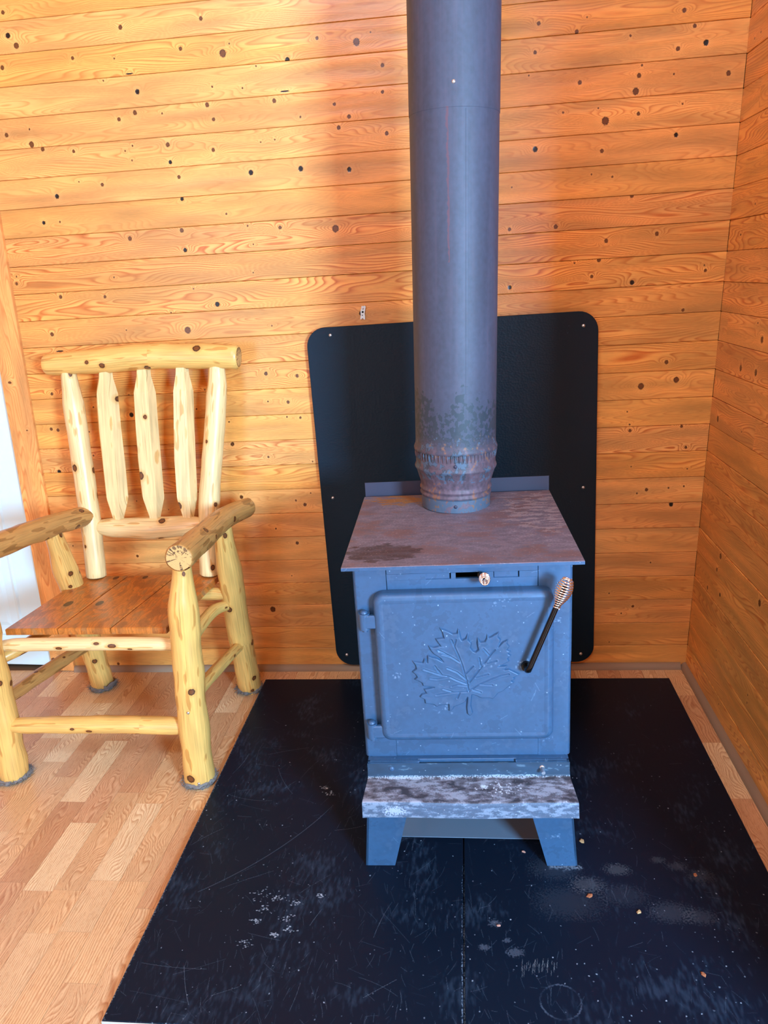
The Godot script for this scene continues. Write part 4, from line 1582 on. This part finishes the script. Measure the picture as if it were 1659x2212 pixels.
# ---------------------------------------------------------------- flue
func build_flue() -> void:
	var o := thing("flue_pipe", "slate-blue steel flue pipe with rusted reducer rising from the stove", "stove pipe", Vector3(-0.0330, 0.8002, 0.5435))
	o.rotation.z = -atan(0.0268)
	var parts := {
		"collar": [[0.0905, 0.0], [0.0918, 0.001], [0.0918, 0.0335], [0.0912, 0.036]],
		"reducer": [[0.0905, 0.030], [0.0925, 0.0330], [0.0952, 0.0375], [0.0952, 0.0405], [0.0925, 0.0440], [0.0925, 0.0475], [0.0955, 0.0515], [0.0955, 0.0550], [0.0925, 0.0590], [0.0930, 0.066], [0.1035, 0.1010], [0.1072, 0.1075], [0.1085, 0.1110], [0.1072, 0.1150], [0.1050, 0.1200], [0.1050, 0.1560], [0.1066, 0.1620]],
		"lower_pipe": [[0.1066, 0.1550], [0.1092, 0.1560], [0.1100, 0.1620], [0.1082, 0.1680], [0.1064, 0.1720], [0.1055, 0.1800], [0.1055, 0.9560]],
		"upper_pipe": [[0.1055, 0.948], [0.1066, 0.9490], [0.1066, 3.918]],
	}
	for called in parts:
		var mb := MB.new()
		var p := []
		for q in parts[called]:
			p.append(Vector2(q[0], q[1]))
		mb.lathe(p, 72)
		for i in mb.v.size():
			mb.t[i] = Vector2(mb.t[i].x, 1.0 - mb.v[i].y / 1.7)
		part(called, mb, mat.flue, o)
	# crimped ring
	var cr := MB.new()
	for k in 64:
		var a := TAU * k / 64
		var d := Vector3(cos(a), 0, sin(a))
		cr.tube([d * 0.1052 + Vector3(0, 0.136, 0), d * 0.1062 + Vector3(0, 0.147, 0), d * 0.1060 + Vector3(0, 0.157, 0)], [0.0012, 0.0022, 0.0020], 5)
	for i in cr.v.size():
		cr.t[i] = Vector2(atan2(-cr.v[i].z, cr.v[i].x) / TAU + 1.0, 1.0 - cr.v[i].y / 1.7)
	part("crimp", cr, mat.flue, o)
	for s in [[0.0, 0.998, 0.1066], [0.0, 0.128, 0.1050], [0.0, 0.018, 0.0918], [-1.75, 0.998, 0.1066], [1.66, 0.150, 0.108]]:
		var mb := MB.new()
		screw_head(mb, Vector3.ZERO, 0.0048)
		mb.moved(Transform3D(Basis(Vector3.UP, s[0]), Vector3(sin(s[0]) * s[2], s[1], cos(s[0]) * s[2])))
		part("screw", mb, mat.screw if s[1] > 0.5 else mat.shield, o)
	# lengthwise lock seam
	var seam := MB.new()
	var sa := 0.28
	seam.box(Vector3(-0.003, 0.31, -0.0004), Vector3(0.003, 0.945, 0.0006), 0.0003)
	seam.moved(Transform3D(Basis(Vector3.UP, sa), Vector3(sin(sa) * 0.1055, 0, cos(sa) * 0.1055)))
	for i in seam.v.size():
		seam.t[i] = Vector2(0.79, 1.0 - seam.v[i].y / 1.7)
	part("lock_seam", seam, mat.flue, o)
	var cap := MB.new()
	cap.tube([Vector3(0, 3.912, 0), Vector3(0, 3.916, 0)], [0.135, 0.135], 40)
	part("ceiling_collar", cap, mat.shield, o)


# ---------------------------------------------------------------- log chair
var lumps: FastNoiseLite
const CHAIR := Vector3(-1.10, 0, 0.40)

# a peeled log through the given points (world), with sawn ends in their own mesh surface
func log_part(called: String, parent: Node3D, pts: Array, radii: Array, m: Material, key: float, lump := 0.09, round_end := 0.006) -> MeshInstance3D:
	# smooth the axis and taper with a spline
	var cu := Curve3D.new()
	cu.bake_interval = 0.02
	for i in pts.size():
		var a: Vector3 = pts[maxi(i - 1, 0)]
		var b: Vector3 = pts[mini(i + 1, pts.size() - 1)]
		var t := (b - a) / 6.0
		cu.add_point(pts[i] - CHAIR, -t, t)
	var total := cu.get_baked_length()
	var steps := maxi(8, int(total / 0.018))
	var at := [0.0]
	for i in range(1, pts.size()):
		at.append(cu.get_closest_offset(pts[i] - CHAIR))
	at[-1] = total
	var path := []
	var rs := []
	for k in steps + 1:
		var s := total * k / steps
		path.append(cu.sample_baked(s, true))
		var seg := 0
		while seg < at.size() - 2 and s > at[seg + 1]:
			seg += 1
		var t := clampf((s - at[seg]) / maxf(at[seg + 1] - at[seg], 1e-4), 0, 1)
		rs.append(lerpf(radii[seg], radii[seg + 1], t))
	# eased rim at both ends
	var d0: Vector3 = (path[1] - path[0]).normalized()
	var d1: Vector3 = (path[-1] - path[-2]).normalized()
	path.push_front(path[0] - d0 * round_end * 0.0)
	rs.push_front(rs[0] - round_end)
	path[1] = path[1] + d0 * round_end * 0.7
	path.push_back(path[-1])
	rs.push_back(rs[-1] - round_end)
	path[-2] = path[-2] - d1 * round_end * 0.7
	var mb := MB.new()
	mb.tube(path, rs, 22, false, lump, lumps, key)
	var o := part(called, mb, m, parent)
	# sawn ends
	var e := MB.new()
	for k in 2:
		var c: Vector3 = path[0] if k == 0 else path[-1]
		var d := -d0 if k == 0 else d1
		var base := 0 if k == 0 else (path.size() - 1) * 23
		var u := d.cross(Vector3.UP if absf(d.y) < 0.9 else Vector3.RIGHT).normalized()
		var w := u.cross(d)
		var r: float = rs[0] + 0.001
		for q in 22:
			var a := mb.v[base + q]
			var b := mb.v[base + q + 1]
			var ua := Vector2(0.5, 0.5) + Vector2((a - c).dot(u), -(a - c).dot(w)) * 0.5 / (r * 1.1)
			var ub := Vector2(0.5, 0.5) + Vector2((b - c).dot(u), -(b - c).dot(w)) * 0.5 / (r * 1.1)
			if (a - c).cross(b - c).dot(d) > 0:
				e.tri(c, a, b, Vector2(0.5, 0.5), ua, ub)
			else:
				e.tri(c, b, a, Vector2(0.5, 0.5), ub, ua)
	var am := o.mesh as ArrayMesh
	am.add_surface_from_arrays(Mesh.PRIMITIVE_TRIANGLES, e.mesh().surface_get_arrays(0))
	am.surface_set_material(1, mat.log_end)
	return o

# a hewn slat: drawknife flats along a log, cut to blunt points at both ends
func slat(parent: Node3D, top: Vector3, bottom: Vector3, sd: int) -> void:
	var r := RandomNumberGenerator.new()
	r.seed = sd
	var ax := (top - bottom).normalized()
	var u := Vector3(1, 0, 0)
	u = (u - ax * u.dot(ax)).normalized()
	var w := u.cross(ax) * -1.0
	var ang := [0.20, 1.25, 1.90, 2.95, 4.02, 5.40]
	var prof := [[0.0, 0.0185], [0.025, 0.0195], [0.135, 0.0345], [0.16, 0.0360], [0.40, 0.0370], [0.62, 0.0365], [0.84, 0.0355], [0.945, 0.0230], [1.0, 0.0215]]
	var off := []
	for k in 6:
		off.append(r.randf_range(-0.14, 0.14))
	var loops := []
	for p in prof:
		var l := PackedVector3Array()
		for k in 6:
			var a: float = ang[k] + off[k] * (0.4 + p[0])
			var rr: float = p[1] * (1.0 + 0.07 * sin(k * 2.4 + sd) + 0.05 * r.randf())
			var q := bottom.lerp(top, p[0]) - CHAIR + u * cos(a) * rr + w * sin(a) * rr * 0.92
			q += u * 0.003 * sin(p[0] * 5.0 + sd)
			l.append(q)
		loops.append(l)
	var mb := MB.new()
	mb.loft(loops, true, true)
	for i in mb.v.size():
		var q := mb.v[i] + CHAIR - bottom
		mb.t[i] = Vector2(q.dot(u) * 3.9 + 0.5 + sd * 0.31, q.dot(ax) + sd * 0.17)
	part("slat", mb, mat.log, parent)

func felt(leg: Node3D, at: Vector3, r: float, sd: int, flap := Vector3.ZERO) -> void:
	var g := RandomNumberGenerator.new()
	g.seed = sd
	var mb := MB.new()
	var rows := []
	var uvs := []
	for j in 9:
		var a := TAU * j / 8.0
		var row := PackedVector3Array()
		var u := PackedVector2Array()
		for k in 41:
			var b := TAU * (k % 40) / 40.0
			var n := lumps.get_noise_3d(cos(b) * 6.0 + sd, sin(b) * 6.0, cos(a) * 2.0)
			var rr := r + 0.001 + 0.006 * cos(a) * (1.0 + 0.9 * n) + 0.005 * n
			var y := 0.008 + 0.0075 * sin(a) * (1.0 + 0.8 * n)
			var q := at - CHAIR + Vector3(cos(b) * rr, maxf(0.0006, y), sin(b) * rr)
			q.x = minf(q.x, -0.7585 - CHAIR.x)
			row.append(q)
			u.append(Vector2(k / 8.0, j / 9.0))
		rows.append(row)
		uvs.append(u)
	rows.reverse()
	mb.grid(rows, uvs, true)
	# stray fibres
	for k in 240:
		var b := g.randf() * TAU
		var d := Vector3(cos(b), 0, sin(b))
		var p := at - CHAIR + d * (r + g.randf_range(0.002, 0.011)) + Vector3(0, g.randf_range(0.002, 0.013), 0)
		var e := p + d * g.randf_range(0.002, 0.008) + Vector3(g.randfn() * 0.003, g.randf_range(-0.001, 0.006), g.randfn() * 0.003)
		e.y = maxf(e.y, 0.0008)
		e.x = minf(e.x, -0.759 - CHAIR.x)
		p.x = minf(p.x, -0.760 - CHAIR.x)
		mb.tube([p, (p + e) / 2 + Vector3(0, 0.001, 0), e], [0.0007, 0.0006, 0.0002], 4, false)
	if flap != Vector3.ZERO:
		var fr := []
		var fu := []
		for j in 5:
			var row := PackedVector3Array()
			var u := PackedVector2Array()
			for k in 9:
				var b := -0.75 + 1.5 * k / 8.0
				var base := Vector3(flap.x, 0, flap.z).normalized().rotated(Vector3.UP, b)
				var up := flap.y * j / 4.0 * (0.75 + 0.35 * lumps.get_noise_2d(k * 3.0, sd))
				row.append(at - CHAIR + base * (r + 0.004 + 0.012 * j / 4.0 + 0.003 * lumps.get_noise_2d(k * 2.0, j * 2.0)) + Vector3(0, 0.006 + up, 0))
				u.append(Vector2(k, j))
			fr.append(row)
			fu.append(u)
		mb.grid(fr, fu)
	var o := part("felt_pad", mb, mat.felt, leg)
	o.set_meta("label", "frayed grey felt pad")

func build_chair() -> void:
	lumps = noise(33, 1.0, 2)
	var o := thing("log_armchair", "peeled log armchair with slatted back and stained plank seat", "chair", CHAIR)
	# legs
	var fr := log_part("leg", o, [Vector3(-0.816, 0.004, 0.667), Vector3(-0.806, 0.25, 0.668), Vector3(-0.790, 0.56, 0.662), Vector3(-0.780, 0.655, 0.66), Vector3(-0.777, 0.70, 0.66)], [0.0450, 0.0430, 0.0425, 0.0270, 0.0260], mat.log_leg, 0.13)
	for y in [0.255, 0.020]:
		var sm := MB.new()
		screw_head(sm, Vector3(-0.806 + 0.004, y, 0.7105) - CHAIR, 0.0042)
		part("screw", sm, mat.screw, fr)
	felt(fr, Vector3(-0.816, 0, 0.667), 0.043, 1)
	var fl := log_part("leg", o, [Vector3(-1.408, 0.004, 0.660), Vector3(-1.400, 0.28, 0.660), Vector3(-1.392, 0.56, 0.66), Vector3(-1.386, 0.66, 0.66), Vector3(-1.384, 0.71, 0.66)], [0.0450, 0.0425, 0.0420, 0.0290, 0.0260], mat.log_leg, 0.51, 0.16)
	felt(fl, Vector3(-1.408, 0, 0.660), 0.044, 2)
	var rr := log_part("leg", o, [Vector3(-0.803, 0.004, 0.145), Vector3(-0.794, 0.30, 0.215), Vector3(-0.782, 0.53, 0.270), Vector3(-0.774, 0.64, 0.302), Vector3(-0.770, 0.685, 0.312)], [0.0415, 0.0405, 0.0400, 0.0290, 0.0270], mat.log_leg, 0.77)
	felt(rr, Vector3(-0.805, 0, 0.145), 0.0395, 3)
	var rl := log_part("leg", o, [Vector3(-1.370, 0.004, 0.125), Vector3(-1.352, 0.30, 0.205), Vector3(-1.338, 0.53, 0.280), Vector3(-1.330, 0.64, 0.318), Vector3(-1.327, 0.69, 0.332)], [0.0400, 0.0400, 0.0400, 0.0300, 0.0270], mat.log_leg, 0.29)
	felt(rl, Vector3(-1.370, 0, 0.125), 0.0405, 4, Vector3(0.8, 0.034, 0.25))
	# arms
	log_part("armrest", o, [Vector3(-0.762, 0.722, 0.712), Vector3(-0.768, 0.708, 0.50), Vector3(-0.766, 0.700, 0.30), Vector3(-0.733, 0.690, 0.150)], [0.0385, 0.0380, 0.0350, 0.0315], mat.log_worn, 0.40, 0.07, 0.004)
	log_part("armrest", o, [Vector3(-1.375, 0.735, 0.735), Vector3(-1.352, 0.722, 0.560), Vector3(-1.325, 0.702, 0.34), Vector3(-1.289, 0.682, 0.170)], [0.0370, 0.0365, 0.0360, 0.0330], mat.log_worn, 0.05, 0.10, 0.004)
	# back
	log_part("top_rail", o, [Vector3(-1.381, 1.184, 0.090), Vector3(-1.216, 1.188, 0.092), Vector3(-1.049, 1.194, 0.092), Vector3(-0.900, 1.190, 0.090), Vector3(-0.722, 1.178, 0.090)], [0.0345, 0.0400, 0.0425, 0.0405, 0.0390], mat.log_leg, 0.63, 0.10, 0.007)
	log_part("back_post", o, [Vector3(-1.281, 0.4665, 0.195), Vector3(-1.283, 0.70, 0.160), Vector3(-1.300, 1.06, 0.106), Vector3(-1.304, 1.100, 0.098), Vector3(-1.307, 1.165, 0.09)], [0.0335, 0.0345, 0.0345, 0.0300, 0.0240], mat.log, 0.21, 0.05)
	log_part("back_post", o, [Vector3(-0.879, 0.4665, 0.195), Vector3(-0.860, 0.70, 0.160), Vector3(-0.806, 1.06, 0.106), Vector3(-0.802, 1.100, 0.098), Vector3(-0.800, 1.160, 0.09)], [0.0330, 0.0345, 0.0335, 0.0300, 0.0245], mat.log, 0.87, 0.08)
	slat(o, Vector3(-1.177, 1.160, 0.092), Vector3(-1.187, 0.660, 0.163), 1)
	slat(o, Vector3(-1.050, 1.160, 0.092), Vector3(-1.058, 0.660, 0.163), 2)
	slat(o, Vector3(-0.921, 1.160, 0.090), Vector3(-0.939, 0.655, 0.163), 3)
	log_part("lower_back_rail", o, [Vector3(-1.262, 0.640, 0.166), Vector3(-1.215, 0.636, 0.165), Vector3(-1.075, 0.630, 0.164), Vector3(-0.935, 0.636, 0.165), Vector3(-0.888, 0.640, 0.166)], [0.0220, 0.0330, 0.0395, 0.0340, 0.0220], mat.log, 0.35, 0.05)
	# seat planks
	var fx := [[-1.377, -1.2150], [-1.2120, -1.0510], [-1.0480, -0.880]]
	var bx := [[-1.330, -1.1750], [-1.1720, -0.9985], [-0.9955, -0.846]]
	for k in 3:
		var mb := MB.new()
		mb.box(Vector3(0, 0.4455, 0), Vector3(1, 0.4655, 1), 0.0)
		# chamfered plank between slanting sides
		mb = MB.new()
		var loops := []
		for lv in [[0.4455, 0.0], [0.4630, 0.0], [0.4655, 0.003]]:
			var c: float = lv[1]
			loops.append(PackedVector3Array([Vector3(fx[k][0] + c, lv[0], 0.594 - c) - CHAIR, Vector3(fx[k][1] - c, lv[0], 0.594 - c) - CHAIR, Vector3(bx[k][1] - c, lv[0], 0.182 + c) - CHAIR, Vector3(bx[k][0] + c, lv[0], 0.182 + c) - CHAIR]))
		mb.loft(loops, true, true)
		for i in mb.v.size():
			mb.t[i] = Vector2((mb.v[i].x + CHAIR.x - bx[k][0]) / 0.18 + k * 0.3, (mb.v[i].z + CHAIR.z) / 0.46 + (0.03 if mb.v[i].y < 0.4456 else 0.0))
		part("seat_plank", mb, mat.seat[k % 2], o)
	# rails and rungs
	log_part("seat_rail", o, [Vector3(-1.385, 0.420, 0.628), Vector3(-1.33, 0.425, 0.616), Vector3(-0.90, 0.424, 0.616), Vector3(-0.83, 0.420, 0.64)], [0.0150, 0.0200, 0.0200, 0.0150], mat.log, 0.71, 0.05)
	log_part("seat_rail", o, [Vector3(-1.345, 0.415, 0.255), Vector3(-1.28, 0.422, 0.24), Vector3(-0.86, 0.422, 0.25), Vector3(-0.80, 0.415, 0.26)], [0.0180, 0.0220, 0.0220, 0.0180], mat.log_leg, 0.19, 0.05)
	log_part("seat_rail", o, [Vector3(-0.800, 0.380, 0.62), Vector3(-0.835, 0.392, 0.54), Vector3(-0.835, 0.392, 0.33), Vector3(-0.795, 0.380, 0.245)], [0.0160, 0.0200, 0.0200, 0.0160], mat.log_leg, 0.44, 0.05)
	log_part("seat_rail", o, [Vector3(-1.395, 0.380, 0.62), Vector3(-1.345, 0.392, 0.54), Vector3(-1.325, 0.392, 0.33), Vector3(-1.345, 0.380, 0.25)], [0.0160, 0.0200, 0.0200, 0.0160], mat.log_leg, 0.93, 0.05)
	log_part("front_rung", o, [Vector3(-1.395, 0.180, 0.660), Vector3(-1.33, 0.184, 0.664), Vector3(-1.06, 0.187, 0.664), Vector3(-0.88, 0.184, 0.664), Vector3(-0.82, 0.180, 0.664)], [0.0190, 0.0250, 0.0260, 0.0265, 0.0210], mat.log_leg, 0.57, 0.09)
	log_part("side_rung", o, [Vector3(-0.806, 0.270, 0.650), Vector3(-0.803, 0.245, 0.44), Vector3(-0.800, 0.205, 0.185)], [0.0180, 0.0200, 0.0170], mat.log_leg, 0.11, 0.06)
	log_part("side_rung", o, [Vector3(-1.402, 0.252, 0.640), Vector3(-1.388, 0.232, 0.44), Vector3(-1.362, 0.205, 0.180)], [0.0200, 0.0230, 0.0190], mat.log_worn, 0.83, 0.10)


# ---------------------------------------------------------------- small things
func build_small_things() -> void:
	# picture hanger tab on the wall
	var hook := MB.new()
	var poly := PackedVector2Array([Vector2(-0.008, -0.020), Vector2(-0.0045, -0.022), Vector2(-0.001, -0.017), Vector2(0.003, -0.021), Vector2(0.0075, -0.023), Vector2(0.0085, -0.014), Vector2(0.0075, -0.004), Vector2(0.0095, 0.006), Vector2(0.0125, 0.018), Vector2(0.0095, 0.021), Vector2(0.004, 0.0195), Vector2(-0.001, 0.0205), Vector2(-0.0025, 0.014), Vector2(-0.0055, 0.004), Vector2(-0.0055, -0.006), Vector2(-0.0065, -0.013)])
	hook.plate(poly, 0.003, 0.0045)
	hook.tube([Vector3(0.0025, 0.0135, 0.0004), Vector3(0.0025, 0.0135, 0.003)], [0.002, 0.002], 8)
	var h := Node3D.new()
	h.name = numbered("hanger_bracket")
	add_child(h)
	h.position = Vector3(-0.323, 1.2915, 0.0006)
	tag(h, "small pale zinc hanger tab screwed to the pine wall above the black panel", "bracket")
	part("tab", hook, mat.zinc, h)
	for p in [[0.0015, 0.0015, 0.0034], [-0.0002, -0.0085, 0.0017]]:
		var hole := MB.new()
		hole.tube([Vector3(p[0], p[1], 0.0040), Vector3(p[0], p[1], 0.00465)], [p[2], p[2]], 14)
		part("hole", hole, mat.matte_black, h)  # solid disc on the tab, its black painting the shade inside a hole
	var sc := MB.new()
	screw_head(sc, Vector3(0.0030, 0.0125, 0.0045), 0.0032)
	part("screw", sc, mat.screw, h)
	# crumbs of bark and wood on the hearth
	var spots := [[0.254, 1.086, 0.011, "reddish bark chip on the black hearth in front of the stove's right foot"], [0.354, 1.129, 0.008, "small tan wood chip lying between bark chip and side wall"], [0.114, 0.950, 0.006, "tiny brown crumb beside the inner side of the stove's right leg"], [0.507, 1.014, 0.008, "pale wood chip on the hearth close to the side wall"], [0.262, 0.908, 0.010, "pinkish flake against the outer side of the stove's right leg"], [0.042, 1.179, 0.005, "tiny cream crumb just right of the hearth seam"], [0.448, 1.284, 0.008, "olive wood chip farthest out on the hearth from stove"]]
	for k in spots.size():
		var s: Array = spots[k]
		var g := RandomNumberGenerator.new()
		g.seed = 100 + k
		var lo := []
		for lv in 3:
			var l := PackedVector3Array()
			for q in 7:
				var a := TAU * q / 7
				var r: float = s[2] * (0.55 + 0.45 * absf(sin(q * 2.1 + k))) * [0.9, 1.0, 0.6][lv]
				l.append(Vector3(cos(a) * r, [0.0002, 0.0014, 0.0030][lv] + (0.0006 * sin(q * 3.0) if lv else 0.0), -sin(a) * r * 0.7))
			lo.append(l)
		var mb := MB.new()
		mb.loft(lo, true, true)
		var o := part(numbered("wood_chip"), mb, mat.chips[k % 3], self)
		o.position = Vector3(s[0], 0.012, s[1])
		o.rotation.y = k * 1.3
		tag(o, s[3], "wood chip", "crumbs on the hearth")
